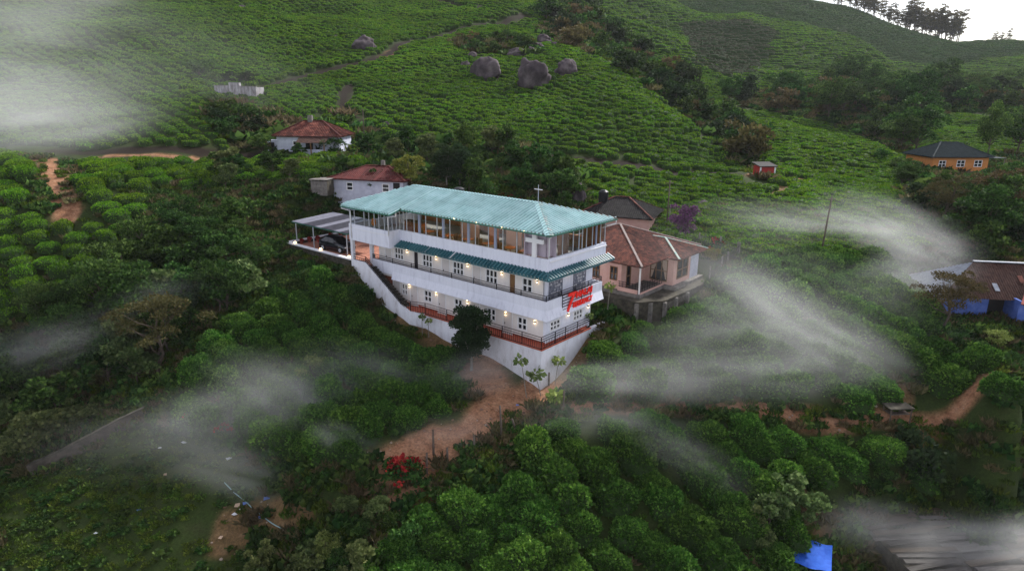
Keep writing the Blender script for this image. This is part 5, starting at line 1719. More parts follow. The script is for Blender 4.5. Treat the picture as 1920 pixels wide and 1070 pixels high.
# boulders
M_ROCK = surf('purple grey boulder', (0.035, 0.028, 0.032), (0.15, 0.125, 0.13), rough=0.9, scale=1.6, bump=0.9, bscale=4, c3=(0.075, 0.06, 0.066))
RM = [rock_mesh('boulder_%d' % k, 40 + k, M_ROCK, 40, 26, 0.30, 1.7) for k in range(5)]
BLAB = ['big purple grey boulder, second largest on the tea hill', 'largest purple grey boulder on the tea hill', 'big reddish grey boulder just below the hill shoulder path', 'flat grey boulder above the two largest ones', 'small grey rock beside the flat boulder', 'small round rock up the slope from the second largest boulder', 'small pale rock at the second largest boulder', 'tall grey boulder high on the hill shoulder', 'low grey boulder leaning on the hill shoulder rock', 'lone dark boulder beside the hill path bend', 'small rock on the bare slope above the maroon roof', 'tiny rock on the hill shoulder', 'dark upright boulder rising behind the green roof', 'tiny rock high on the misty hill', 'low rock in the tea field behind the pink bungalow', 'tiny rock near the top of the path']
for k, ((px_, py_, wpx, hr_), q) in enumerate(zip(BOULDERS, BPOS)):
    s = wpx * q.y / FPX
    o = obj('boulder', RM[k % 5], None, (q.x, q.y, q.z + s * hr_ * 0.2), k * 1.7, (s * 0.98, s * 0.98, s * hr_ * 1.15))
    tag(o, BLAB[k], 'boulder')

# poles, posts, fence
M_POLE = surf('weathered timber', (0.07, 0.055, 0.045), (0.15, 0.12, 0.10), rough=0.9, scale=5, stretch=(4, 4, 0.5))
def pole(px_, py_, h, r, lab, arm=False, cat='pole', lean=(0, 0), name='utility_pole', mat=None):
    g = ground(px_, py_)
    t = empty(name, g, 0.3, lab, cat)
    MB().tube([(0, 0, -0.4), (lean[0] * h * 0.5, lean[1] * h * 0.5, h * 0.5), (lean[0] * h, lean[1] * h, h)], [r, r * 0.9, r * 0.75], 8).build('shaft', mat or M_POLE, t, smooth=True)
    if arm:
        MB().bar((lean[0] * h - 0.5, 0, h - 0.3), (lean[0] * h + 0.5, 0, h - 0.3), 0.08).build('crossarm', M_POLE, t)
    return t
pole(1250, 424, 5.2, 0.09, 'tall thin utility pole behind the purple flowering tree', True)
pole(1254, 425, 2.6, 0.06, 'short pale post beside the tall pole by the purple tree', mat=M_STONE, name='post')
pole(1539, 478, 6.0, 0.10, 'slim brown utility pole standing in the misty tea field', True, lean=(0.06, 0))
pole(683, 262, 4.6, 0.08, 'thin utility pole on the bare strip above the maroon roof', True)
for px_, py_, h, lab, ln in ((941, 822, 2.6, 'tallest dark fence post on the bank of the dirt road', (-0.06, 0)), (813, 852, 1.9, 'thin fence post standing in the widest part of the dirt road', (0, 0)), (839, 862, 0.95, 'short thick post at the road edge beside the thin one', (0, 0)), (890, 842, 1.1, 'stubby fence post halfway along the road bank', (-0.05, 0)), (967, 806, 0.95, 'short tilted post right of the tallest fence post', (-0.3, 0)), (1056, 776, 1.9, 'charred dark post among the pale saplings by the road', (0, 0)), (800, 886, 1.5, 'thick split stump post beside the red flowering shrub', (0.03, 0)), (788, 886, 1.0, 'low leaning stump next to the red flowering shrub', (-0.05, 0)), (1029, 722, 1.1, 'rusty brown peg at the foot of the white foundation corner', (0, 0))):
    pole(px_, py_, h, 0.085, lab, False, 'post', ln, 'fence_post')
fe = empty('garden_fence', ground(1345, 478), 0, 'dark wire fence on grey posts round the garden behind the pink bungalow', 'fence')
o0 = fe.location.copy()
F0 = [ground(1310, 462), ground(1350, 470), ground(1385, 482), ground(1352, 508), ground(1326, 530)]
mbf = MB()
for a, b in zip(F0[:-1], F0[1:]):
    a, b = a - o0, b - o0
    L_ = (b - a).length
    for k in range(int(L_ / 0.22)):
        q = a.lerp(b, k * 0.22 / L_)
        mbf.bar(q, q + Vector((0, 0, 1.25)), 0.05, 0.02)
    for z in (0.3, 0.75, 1.2):
        mbf.bar(a + Vector((0, 0, z)), b + Vector((0, 0, z)), 0.04)
    for k in range(max(1, int(L_ / 2.2)) + 1):
        q = a.lerp(b, min(1, k * 2.2 / L_))
        MB().bar(q - Vector((0, 0, 0.3)), q + Vector((0, 0, 1.5)), 0.12).build('post', M_STONE, fe)
mbf.build('wire_mesh', surf('dark wire', (0.03, 0.028, 0.026), rough=0.8), fe)

# yard at the lower right corner: shack roof of loose sheets, blue tarpaulin
p = at(1790, 1010, 39.5)
yd = empty('yard_shack', (p.x, p.y, p.z), math.radians(8), 'low shack roofed with loose grey boards and sheets in the lower yard', 'shack')
MB().box(-5.0, 7.0, -4.5, 3.5, -2.4, -0.25).build('wall', M_DSTONE, yd)
Ry = random.Random(9)
M_BRD1 = surf('grey weathered board', (0.05, 0.047, 0.043), (0.13, 0.12, 0.11), rough=0.85, scale=3, stretch=(0.5, 6, 6), piece=0.4)
M_BRD2 = surf('brown board', (0.05, 0.038, 0.028), (0.11, 0.085, 0.06), rough=0.9, scale=3, stretch=(0.5, 6, 6))
for i in range(15):
    for j in range(3):
        x0 = -5.4 + j * 4.2 + Ry.uniform(-0.4, 0.4)
        y0 = -4.6 + i * 0.56
        MB().bar((x0, y0 + Ry.uniform(-0.1, 0.1), -0.15 + i * 0.035 + Ry.uniform(0, 0.06)), (x0 + Ry.uniform(3.6, 4.6), y0 + Ry.uniform(-0.5, 0.5), -0.12 + i * 0.035 + Ry.uniform(0, 0.08)), Ry.uniform(0.28, 0.55), 0.03).build('board', Ry.choice([M_BRD1, M_BRD1, M_BRD2, M_BRD2]), yd)
g = ground(1510, 1060)
p = at(1520, 1040, 37.5)
tp = empty('blue_tarpaulin', (p.x, p.y, p.z), math.radians(-25), 'bright blue tarpaulin stretched on poles at the bottom edge', 'tarpaulin')
n_ = 9
V_, F_ = [], []
for i in range(n_):
    for j in range(n_):
        u, v = i / (n_ - 1), j / (n_ - 1)
        V_.append(((u - 0.5) * 2.5, (v - 0.5) * 2.6, 0.25 * v - 0.35 * math.sin(u * math.pi) * math.sin(v * math.pi) * 0.5 + 0.08 * math.sin(u * 9 + v * 4)))
for i in range(n_ - 1):
    for j in range(n_ - 1):
        F_.append((i * n_ + j, (i + 1) * n_ + j, (i + 1) * n_ + j + 1, i * n_ + j + 1))
MB().add(V_, F_).build('sheet', surf('blue plastic sheet', (0.015, 0.075, 0.42), (0.03, 0.12, 0.52), rough=0.75, scale=3), tp, smooth=True)
for x in (-1.2, 1.2):
    for y in (-1.25, 1.25):
        MB().bar((x, y, -2.2), (x, y, 0.15 if y > 0 else -0.05), 0.06).build('pole', M_POLE, tp)
g = ground(1680, 783)
ct = empty('roadside_stand', g, math.radians(5), 'small dark table with a sheet roof beside the dirt track', 'stand')
MB().box(-0.95, 0.95, -0.55, 0.55, 0.95, 1.02).build('roof', M_DSTONE, ct)
MB().box(-0.75, 0.75, -0.4, 0.4, 0.45, 0.5).build('shelf', M_POLE, ct)
for x in (-0.8, 0.8):
    for y in (-0.45, 0.45):
        MB().bar((x, y, -0.2), (x, y, 0.95), 0.07).build('leg', M_POLE, ct)
# hose across the bare patch
a, b = ground(412, 898), ground(528, 992)
hs = MB()
pts_ = []
for t in np.linspace(0, 1, 14):
    q = a.lerp(b, t)
    pts_.append((q.x, q.y, float(hz(q.x, q.y)) + 0.07 + 0.03 * math.sin(t * 20)))
hs.tube(pts_, 0.035, 6)
tag(hs.build('hose', surf('pale blue hose', (0.25, 0.38, 0.40), rough=0.5), None), 'pale blue hose lying across the bare brown patch', 'hose')
a = ground(1688, 655)
pb = empty('plastic_bundle', a, 0.4, 'pale crumpled plastic bundle among the tea bushes left of the blue cottage', 'bundle')
obj('sheet', rock_mesh('bundle', 77, surf('pale plastic', (0.45, 0.42, 0.55), rough=0.4), 12, 8, 0.5, 2.4), pb, (0, 0, 0.9), 0, (0.6, 0.5, 0.6))
# scraps lying about
M_SCR = [surf('white scrap', (0.6, 0.62, 0.66), rough=0.6), surf('blue scrap', (0.12, 0.2, 0.5), rough=0.6), surf('tan scrap', (0.45, 0.33, 0.24), rough=0.8)]
SCM = [MB().add([(-.2, -.12, 0), (.18, -.16, .04), (.22, .12, 0), (-.14, .16, .05), (-.2, -.12, .03), (.18, -.16, .07), (.22, .12, .03), (-.14, .16, .08)], [(3, 2, 1, 0), (4, 5, 6, 7), (0, 1, 5, 4), (1, 2, 6, 5), (2, 3, 7, 6), (3, 0, 4, 7)]).mesh('scrap', m_) for m_ in M_SCR]
for k, (x, y) in enumerate(((300, 840), (260, 957), (310, 890), (180, 1000), (430, 860), (445, 948), (452, 955), (460, 944), (475, 960), (440, 965), (490, 970), (414, 1008), (345, 830), (500, 935), (165, 880), (560, 940), (1060, 730), (1180, 745), (1030, 745), (970, 760))):
    g = ground(x, y)
    s = random.uniform(0.5, 1.1)
    tag(obj('scrap', SCM[k % 3 if k % 4 else 0], None, (g.x, g.y, g.z + 0.04), k, s), 'small scrap of litter lying on the bare ground', 'litter', 'scraps on the ground')

# ------------------------------------------------------------------ trees and shrubs
BROAD = [tree_meshes('broad_tree_%d' % k, 200 + k, 6.0, (2.5, 2.5, 2.2), 30, 0.92, 5200, 0.25, M_BRD, 0.15) for k in range(4)]
LOOSE = [tree_meshes('loose_tree_%d' % k, 220 + k, 4.6, (2.0, 2.0, 1.7), 17, 0.72, 2600, 0.30, M_PALE if k == 2 else M_LIM if False else M_BRD, 0.10, aspect=0.5, shell=0.3) for k in range(3)]
PALET = [tree_meshes('pale_shrub_%d' % k, 240 + k, 3.0, (1.3, 1.3, 1.3), 13, 0.5, 1500, 0.26, M_PALE, 0.06, aspect=0.5, shell=0.25) for k in range(3)]
BRONZ = [tree_meshes('bronze_tree_%d' % k, 260 + k, 6.2, (3.3, 3.3, 1.9), 30, 0.8, 4800, 0.17, M_BRN, 0.16, lean=0.25, shell=0.35) for k in range(2)]
SHRUB = [tree_meshes('shrub_%d' % k, 280 + k, 1.9, (1.25, 1.25, 0.95), 10, 0.55, 1100, 0.18, M_BRD, 0.05, shell=0.3) for k in range(4)]
SCRUB = [tree_meshes('scrub_%d' % k, 300 + k, 3.6, (2.3, 2.3, 1.6), 14, 0.85, 900, 0.42, (M_BRD, M_BRD, M_BRN, M_DRK)[k], 0.09, shell=0.3) for k in range(4)]
M_SKYT = leafmat('backlit feathery leaves', (0.07, 0.060, 0.025), (0.12, 0.10, 0.04), (0.18, 0.15, 0.07), trans=0.45, hue=0.0)  # leaf colour lightened and warmed to stand in for haze and light bleeding through
SLIM = [tree_meshes('ridge_tree_%d' % k, 320 + k, 20, (3.0, 3.0, 8.3), 26, 1.2, 1500, 0.62, M_SKYT, 0.34, bark=M_BARK, tiers=4, shell=0.2, lean=0.05) for k in range(3)]
LIME = [tree_meshes('lime_shrub_%d' % k, 340 + k, 2.0, (1.15, 1.15, 1.0), 12, 0.5, 1400, 0.17, M_LIM, 0.05, shell=0.4) for k in range(2)]
YELS = [tree_meshes('yellow_shrub_0', 360, 3.6, (1.9, 1.9, 1.5), 16, 0.65, 1900, 0.24, M_YEL, 0.08, shell=0.4)]
PURP = [tree_meshes('purple_tree_0', 380, 4.6, (1.75, 1.75, 1.9), 22, 0.62, 3000, 0.20, M_PUR, 0.09, shell=0.4)]
REDS = [tree_meshes('red_shrub_0', 390, 1.5, (0.95, 0.95, 0.6), 9, 0.28, 150, 0.19, M_RED, 0.03, shell=0.4, aspect=0.5)]

LOW = tree_meshes('low_leaves', 395, 1.25, (0.9, 0.9, 0.6), 9, 0.4, 600, 0.17, M_BRD, 0.03, shell=0.2)[1]
def spots(poly, spacing, seed, ymax=900, jit=0.45, clear=0.3):
    """ground positions seen inside a picture polygon, roughly a spacing apart"""
    R = np.random.default_rng(seed)
    g = [ground(*q) for q in poly]
    x0, x1 = min(q.x for q in g) - 5, max(q.x for q in g) + 5
    y0, y1 = min(q.y for q in g) - 5, max(q.y for q in g) + 5
    X, Y = np.meshgrid(np.arange(x0, x1, spacing), np.arange(y0, y1, spacing))
    X = (X + R.uniform(-jit, jit, X.shape) * spacing).ravel()
    Y = (Y + R.uniform(-jit, jit, Y.shape) * spacing).ravel()
    Z = hz(X, Y)
    px, py = topix(np.stack([X, Y, Z], -1))
    u, v = buv(X, Y)
    k = inpoly(px, py, poly) & (track_clear(X, Y, clear) > 0) & ~((u > -1.5) & (u < 35) & (v > -2.0) & (v < 11.5)) & ~((u > -4.2) & (u < 11.5) & (v > 10.0) & (v < 26)) & (Y < ymax)
    return [(X[i], Y[i], Z[i]) for i in np.nonzero(k)[0]]
KEEP = [(560 + 0, 0)]
HOUSES_XY = [(h2.location, 8.5), (h1.location, 9.0), (ho.location, 11.0), (hd.location, 7.5), (hb.location, 11.0)]
def free(x, y):
    for o in (h2, h1, ho, hd):
        L_ = Vector((x, y, 0)) - o.location
        c_, s_ = math.cos(-o.rotation_euler.z), math.sin(-o.rotation_euler.z)
        lx, ly = L_.x * c_ - L_.y * s_, L_.x * s_ + L_.y * c_
        if -1.8 < lx < 11.5 and -2.6 < ly < 8:
            return False
    L_ = Vector((x, y, 0)) - hb.location
    return not (-1.5 < L_.x < 14 and -3 < L_.y < 8)
Rp = random.Random(21)
def clump(poly, spacing, seed, kinds, name, label, cat, group, smin, smax, sz=(0.85, 1.2), **kw):
    n = 0
    for x, y, z in spots(poly, spacing, seed, **kw):
        if not free(x, y):
            continue
        ms = Rp.choice(kinds)
        plant(name, ms, (x, y, z - 0.1), Rp.uniform(smin, smax), None, label, cat, group, sz=Rp.uniform(*sz))
        n += 1
    return n
# wooded gully left of the hotel
cnt = {}
cnt['gully'] = clump([(270, 500), (340, 440), (460, 415), (500, 440), (500, 500), (490, 560), (450, 610), (330, 670), (190, 700), (0, 700), (0, 640), (190, 600)], 2.9, 31, BROAD + LOOSE, 'gully_tree', 'broadleaf tree in the dark wooded gully left of the hotel', 'tree', 'gully trees', 0.62, 1.0)
cnt['bank'] = clump([(520, 500), (560, 515), (650, 540), (690, 590), (690, 610), (640, 610), (560, 610), (500, 600), (500, 540)], 2.0, 32, SHRUB, 'bank_shrub', 'leafy shrub on the bank below the car plaza', 'shrub', 'shrubs below the plaza', 0.7, 1.1)
cnt['behind'] = clump([(700, 312), (770, 300), (830, 285), (1000, 302), (1090, 345), (1120, 375), (1080, 405), (990, 378), (800, 360), (760, 352)], 2.5, 33, SHRUB + LOOSE, 'garden_shrub', 'bushy green shrub in the thicket behind the hotel roof', 'shrub', 'thicket behind the hotel', 0.6, 0.95)
cnt['hedge'] = clump([(400, 330), (560, 318), (700, 295), (690, 320), (560, 345), (420, 360)], 2.6, 34, LOOSE + SHRUB, 'hedge_shrub', 'leafy shrub in the hedge below the hill track', 'shrub', 'hedge below the hill track', 0.45, 0.7)
cnt['ravine'] = clump([(1010, 40), (1075, 8), (1160, 60), (1290, 165), (1400, 255), (1420, 308), (1392, 316), (1330, 262), (1240, 186), (1130, 112), (1060, 84)], 6.0, 35, SCRUB, 'ravine_bush', 'tangled brownish bush in the ravine right of the boulder hill', 'bush', 'ravine bushes', 0.9, 1.8, ymax=270)
cnt['valley'] = clump([(1350, 205), (1420, 174), (1560, 160), (1720, 162), (1925, 182), (1925, 210), (1770, 212), (1705, 255), (1690, 290), (1560, 235), (1430, 210)], 8.5, 36, SCRUB + BROAD[:1], 'valley_bush', 'dark bush in the hazy valley between the far hills', 'bush', 'valley bushes', 1.0, 2.0, ymax=330)
cnt['right'] = clump([(1640, 300), (1730, 290), (1735, 305), (1740, 345), (1925, 345), (1925, 360), (1740, 360), (1660, 340)], 4.0, 37, SCRUB[:2] + BROAD[:1], 'yard_bush', 'leafy bush round the orange house', 'bush', 'bushes round the orange house', 0.4, 0.6)
cnt['rightmid'] = clump([(1700, 385), (1925, 360), (1925, 500), (1830, 500), (1750, 500), (1735, 440)], 4.6, 38, SCRUB + BROAD[:2] + LOOSE[:1], 'slope_bush', 'dense bush on the slope above the blue cottage', 'bush', 'bushes above the blue cottage', 0.6, 1.0)
cnt['yard'] = clump([(1745, 625), (1860, 655), (1925, 685), (1925, 730), (1830, 680), (1750, 650)], 2.3, 39, SHRUB, 'border_shrub', 'low shrub along the lawn edge below the blue cottage', 'shrub', 'lawn edge shrubs', 0.45, 0.8)
cnt['dark'] = clump([(1640, 850), (1925, 900), (1925, 985), (1700, 965), (1600, 930)], 2.0, 40, SHRUB + SCRUB[3:], 'slope_shrub', 'dark shrub on the steep bank above the lower yard', 'shrub', 'bank above the lower yard', 0.5, 0.9)
cnt['front'] = clump([(560, 930), (700, 900), (790, 960), (780, 1070), (700, 1130), (470, 1130), (500, 1040), (590, 1000)], 1.9, 41, PALET + SHRUB[:2] + LIME[:1], 'roadside_shrub', 'straggly pale green shrub in the near foreground below the road', 'shrub', 'foreground shrubs', 0.5, 0.85)
cnt['wallside'] = clump([(0, 720), (100, 715), (200, 700), (260, 720), (255, 775), (150, 825), (60, 870), (0, 870)], 2.6, 42, PALET + LOOSE, 'wall_shrub', 'fresh leafy shrub above the concrete field wall', 'shrub', 'shrubs above the field wall', 0.7, 1.05)
cnt['h2'] = clump([(400, 215), (440, 215), (505, 245), (490, 272), (420, 260)], 2.6, 43, [SCRUB[3], SCRUB[0]], 'dark_shrub', 'dark rounded shrub on the slope left of the hillside house', 'shrub', 'dark shrubs by the hillside house', 0.5, 0.75)
cnt['crest'] = clump([(850, 80), (960, 72), (1020, 98), (960, 104), (880, 100)], 4.0, 44, SCRUB, 'crest_shrub', 'low shrub above the boulders on the tea hill', 'shrub', 'shrubs above the boulders', 0.5, 0.8)
# single trees, where the photograph shows them
def single(px_, py_, ms, s, lab, cat='tree', name='tree', sz=1.0, Y=None, dz=0.0):
    g = ground(px_, py_) if Y is None else at(px_, py_, Y)
    return plant(name, ms, (g.x, g.y, g.z - 0.1 + dz), s, None, lab, cat, None, sz=sz)
single(300, 700, BRONZ[0], 1.12, 'spreading bronze leaved tree with a forked bare trunk at the gully edge')
CYP = tree_meshes('cypress', 400, 5.6, (1.4, 1.4, 2.3), 90, 0.55, 14000, 0.17, M_DRK, 0.13, shell=0.2, lean=0.02, bark=M_BARKP, bottom=0.0)
single(884, 693, CYP, 1.0, 'dense dark evergreen standing in front of the white terrace', name='evergreen_tree')
single(716, 384, BROAD[1], 0.66, 'glossy dark tree in front of the maroon roofed house')
single(562, 297, LOOSE[1], 0.42, 'small leafy tree before the porch of the hillside house')
single(492, 294, LOOSE[0], 0.6, 'loose pale tree at the left end of the hillside house')
single(628, 292, SHRUB[1], 1.45, 'round clipped bush right of the hillside house', 'shrub', 'round_bush')
single(765, 345, YELS[0], 0.95, 'yellow green tree at the right end of the maroon roof')
for q, lab in ((838, 'left one of two dark conical evergreens behind the green roof'), (862, 'right one of two dark conical evergreens behind the green roof')):
    single(q, 352, CYP, 0.92, lab, name='evergreen_tree')
single(375, 148, SCRUB[0], 0.95, 'round grey green tree up the hill from the white ruin')
single(404, 160, SCRUB[1], 0.6, 'small green bush touching the white ruin', 'shrub', 'bush')
single(430, 158, SCRUB[3], 0.62, 'dark bush behind the left half of the white ruin', 'shrub', 'bush')
single(462, 158, SCRUB[3], 0.6, 'dark bush behind the right half of the white ruin', 'shrub', 'bush')
single(1283, 455, PURP[0], 0.95, 'purple flowering tree behind the pink bungalow', name='flowering_tree')
single(1340, 470, [SHRUB[0][0], REDS[0][1], LOW], 0.9, 'red leaved shrub inside the garden fence', 'shrub', 'red_shrub')
single(1333, 490, YELS[0], 0.42, 'yellow green shrub at the corner of the pink bungalow', 'shrub', 'yellow_shrub')
single(1712, 300, BROAD[2], 1.9, 'large spreading tree left of the orange house', Y=142)
single(1850, 298, BROAD[0], 0.9, 'round crowned tree on a tall bare trunk behind the orange house', sz=1.9)
single(1768, 420, BRONZ[1], 0.9, 'bronze tinted tree on the slope below the orange house')
single(1862, 425, BRONZ[0], 1.05, 'larger bronze tinted tree right of the one below the orange house')
single(1905, 290, BROAD[3], 1.5, 'dark tree at the picture edge beside the orange house')
single(1772, 618, BRONZ[1], 0.85, 'sparse reddish tree overhanging the tin end of the blue cottage')
single(1800, 590, BRONZ[0], 0.55, 'small sparse tree leaning against the blue cottage roof')
single(1866, 645, LIME[0], 0.75, 'bright green bush in front of the blue cottage window', 'shrub', 'bright_bush')
single(584, 705, LIME[1], 1.05, 'bright yellow green bush among the dark tea left of the road', 'shrub', 'bright_bush')
for k, (x, y, s) in enumerate(((1440, 985, 1.25), (1475, 960, 1.3), (1400, 1000, 0.9), (1515, 975, 1.0), (1430, 1040, 0.8))):
    single(x, y, PALET[k % 3], s * 0.75, ['silvery pale shrub left of the red earth cut', 'tallest silvery pale shrub above the blue tarpaulin', 'small silvery shrub among the near tea bushes', 'silvery pale shrub touching the red earth cut', 'low pale shrub near the bottom edge'][k], 'shrub', 'pale_shrub')
for k, (x, y, s) in enumerate(((755, 905, 1.25), (775, 893, 0.9), (742, 890, 0.8), (366, 790, 0.8), (415, 815, 0.75))):
    single(x, y, [SHRUB[0][0], REDS[0][1], LOW], s, ['largest scarlet flowering shrub at the end of the dirt road', 'scarlet shrub right beside the stump posts', 'scarlet shrub at the misty road end', 'scarlet blooms above the misty field', 'dull red blooms beside the misty field'][k], 'shrub', 'scarlet_shrub')
# saplings with big drooping leaves round the foundation corner
def sapling(px_, py_, hpy, lab, lean=(0.0, 0.0), s=1.0):
    g = ground(px_, py_)
    h = (py_ - hpy) / FPX * g.y * 1.08
    t = empty('sapling', g, random.random() * 6, lab, 'sapling', None)
    t.rotation_euler.z = 0
    MB().tube([(0, 0, -0.2), (lean[0] * 0.5, lean[1] * 0.5, h * 0.5), (lean[0], lean[1], h)], [0.04, 0.03, 0.02], 6).build('stem', M_BARKP, t)
    R = np.random.default_rng(int(px_))
    n = 46
    d = unit(np.stack([R.normal(size=n), R.normal(size=n), R.uniform(-0.5, 0.6, n)], -1))
    c = np.array([lean[0], lean[1], h]) + d * np.array([0.42, 0.42, 0.5]) * R.uniform(0.4, 1.0, (n, 1)) * s
    V_, F_ = leaf_cloud(c, d, 0.42 * s, R, up=-0.25, aspect=0.36)
    obj('leaves', mesh_np('sapling_leaves', V_, F_, M_LIM), t)
sapling(988, 745, 668, 'pale green sapling with drooping leaves left of the foundation corner', (-0.5, 0), 0.9)
sapling(1015, 742, 698, 'broadest pale green sapling directly at the foundation corner', (-0.5, 0), 1.15)
sapling(1040, 722, 672, 'slender sapling against the short foundation wall', (0.25, 0), 0.85)
sapling(1040, 770, 738, 'low pale sapling standing by the dirt road', (0, 0), 1.1)
sapling(1100, 630, 590, 'young sapling at the right end of the terrace railing', (0.1, 0), 0.6)
sapling(1138, 590, 535, 'lanky sapling between the hotel and the pink bungalow', (0.15, 0), 0.8)
sapling(792, 628, 592, 'young creeper plant against the white terrace base', (0, 0), 0.55)
sapling(804, 632, 600, 'second young plant against the white terrace base', (0, 0), 0.5)
# trees on the far skyline
SKY = [(1290, 6), (1302, 4), (1562, 14), (1575, 17), (1588, 20), (1600, 24), (1612, 30), (1620, 36), (1630, 42), (1640, 40), (1655, 46), (1668, 50), (1680, 54), (1692, 60), (1698, 58), (1705, 62), (1712, 63), (1720, 66), (1727, 67), (1735, 70), (1742, 71), (1750, 74), (1757, 74), (1765, 77), (1772, 79), (1782, 81), (1790, 83), (1856, 94), (1862, 92), (1875, 90), (1886, 88)]
SKY += [(x + Rp.uniform(3, 9), y + Rp.uniform(0, 3)) for x, y in SKY[2:27]]
for k, (x, y) in enumerate(SKY):
    low = 1845 < x
    big = 1695 < x < 1795
    g = at(x + Rp.uniform(-3, 3), y + 2, 596 if not low else 585)
    gz = float(hz(g.x, g.y))
    plant('skyline_tree', SLIM[k % 3], (g.x, g.y, gz - 1.5), (0.62 if low else 1.25 if big else 0.95) * Rp.uniform(0.8, 1.2), None, 'feathery tree on the low saddle of the skyline' if low else 'slim feathery tree standing on the bright skyline ridge', 'tree', 'saddle trees' if low else 'skyline trees')
# orange flowering bed behind the roof
for k, (x, y) in enumerate(((940, 372), (955, 374), (925, 370), (970, 378))):
    single(x, y, [SHRUB[k][0], REDS[0][1], SHRUB[k][1]], 0.62, 'orange red flowers in the bed just behind the roof ridge', 'flowers', 'flower_bush', sz=0.8)['group'] = 'flowers behind the roof ridge'

# ------------------------------------------------------------------ grass and low weeds
def tuft(name, seed, mat, n=70, r=0.45, h=0.30, w=0.18):
    R = np.random.default_rng(seed)
    a = R.uniform(0, 6.28, n)
    q = np.sqrt(R.random(n)) * r
    C = np.stack([np.cos(a) * q, np.sin(a) * q, np.zeros(n)], -1)
    N = unit(np.stack([R.normal(size=n) * 0.5, R.normal(size=n) * 0.5, np.ones(n)], -1))
    V_, F_ = leaf_cloud(C, N, h, R, up=0.5, aspect=w)
    return mesh_np(name, V_, F_, mat)
TUFT = [tuft('grass_%d' % k, 500 + k, M_GRS) for k in range(3)] + [tuft('weed_%d' % k, 510 + k, M_BRD, 50, 0.5, 0.42, 0.4) for k in range(2)] + [tuft('dry_%d' % k, 520 + k, M_DRYG, 70, 0.45, 0.5, 0.12) for k in range(1)]
gx, gs, gi, gr = [], [], [], []
Rg = np.random.default_rng(77)
X, Y = np.meshgrid(np.arange(-60, 60, 0.5), np.arange(27, 84, 0.5))
X = (X + Rg.uniform(-0.31, 0.31, X.shape)).ravel(); Y = (Y + Rg.uniform(-0.31, 0.31, Y.shape)).ravel()
Z = hz(X, Y)
px, py = topix(np.stack([X, Y, Z], -1))
u, v = buv(X, Y)
fld = [(0, 900), (110, 880), (280, 790), (420, 830), (520, 900), (420, 960), (560, 1130), (0, 1130)]
tcl = track_clear(X, Y, 0.0)
k = frame_ok(px, py, 60) & ((tcl > -0.25) | ((tcl > -0.95) & (Rg.random(len(X)) < 0.28))) & ~((u > -0.8) & (u < 34) & (v > -1.3) & (v < 9)) & ~((u > -3.6) & (u < 11) & (v > 10.8) & (v < 26))
big_ = np.zeros(len(X), bool)
for p in list(BIGP.values()) + H2L:
    big_ |= inpoly(px, py, p)
k &= ~big_ | (Rg.random(len(X)) < 0.10)
k &= Rg.random(len(X)) < np.where(inpoly(px, py, fld), 0.80 + 0.5 * vnoise(np.stack([X, Y], -1) * 0.3, 5), 0.8)
X, Y, Z, px, py = X[k], Y[k], Z[k], px[k], py[k]
infld = inpoly(px, py, fld)
pick = np.where(infld, Rg.integers(0, 4, len(X)), Rg.integers(1, 6, len(X)))
n = len(X)
s0 = np.where(infld, 0.8, 1.15) * Rg.uniform(0.7, 1.3, n)
gx.append(np.stack([X, Y, Z], -1)); gs.append(np.stack([s0, s0, s0 * np.where(infld, 0.6, 1.0)], -1)); gi.append(pick); gr.append(Rg.uniform(0, 6.28, n))
# scrubby cover between the bushes of the ravine, the valley and the bare strips
X, Y = np.meshgrid(np.arange(-60, 240, 2.2), np.arange(84, 330, 2.2))
X = (X + Rg.uniform(-1, 1, X.shape)).ravel(); Y = (Y + Rg.uniform(-1, 1, Y.shape)).ravel()
Z = hz(X, Y)
px, py = topix(np.stack([X, Y, Z], -1))
k = np.zeros(len(X), bool)
for p in EXC:
    k |= inpoly(px, py, p)
k &= (track_clear(X, Y, 0.0) > 0)
X, Y, Z = X[k], Y[k], Z[k]
n = len(X)
s0 = Rg.uniform(2.2, 4.0, n)
gx.append(np.stack([X, Y, Z], -1)); gs.append(np.stack([s0, s0, s0 * 0.8], -1)); gi.append(Rg.integers(2, 6, n)); gr.append(Rg.uniform(0, 6.28, n))
scatter('grass', TUFT, gx, gs, gi, gr, 'grass and low weeds between the bushes and on the field')
# loose stones on the bare earth
X, Y = np.meshgrid(np.arange(-25, 45, 0.36), np.arange(36, 62, 0.36))
X = (X + Rg.uniform(-0.18, 0.18, X.shape)).ravel(); Y = (Y + Rg.uniform(-0.18, 0.18, Y.shape)).ravel()
k = (track_clear(X, Y, 0.35) < 0) & (Rg.random(len(X)) < 0.35)
X, Y = X[k], Y[k]
n = len(X)
s0 = 0.05 + 0.22 * Rg.random(n) ** 4
scatter('gravel', [rock_mesh('pebble_%d' % q, 130 + q, surf('pebble %d' % q, ((0.20, 0.12, 0.085), (0.30, 0.24, 0.20), (0.13, 0.075, 0.05))[q], rough=0.9), 6, 5, 0.3) for q in range(3)], [np.stack([X, Y, hz(X, Y)], -1)], [np.stack([s0, s0, s0 * 0.7], -1)], [Rg.integers(0, 3, n)], [Rg.uniform(0, 6.28, n)], 'loose stones and clods on the dirt road')
print('plants', cnt, 'grass', sum(len(q) for q in gx))

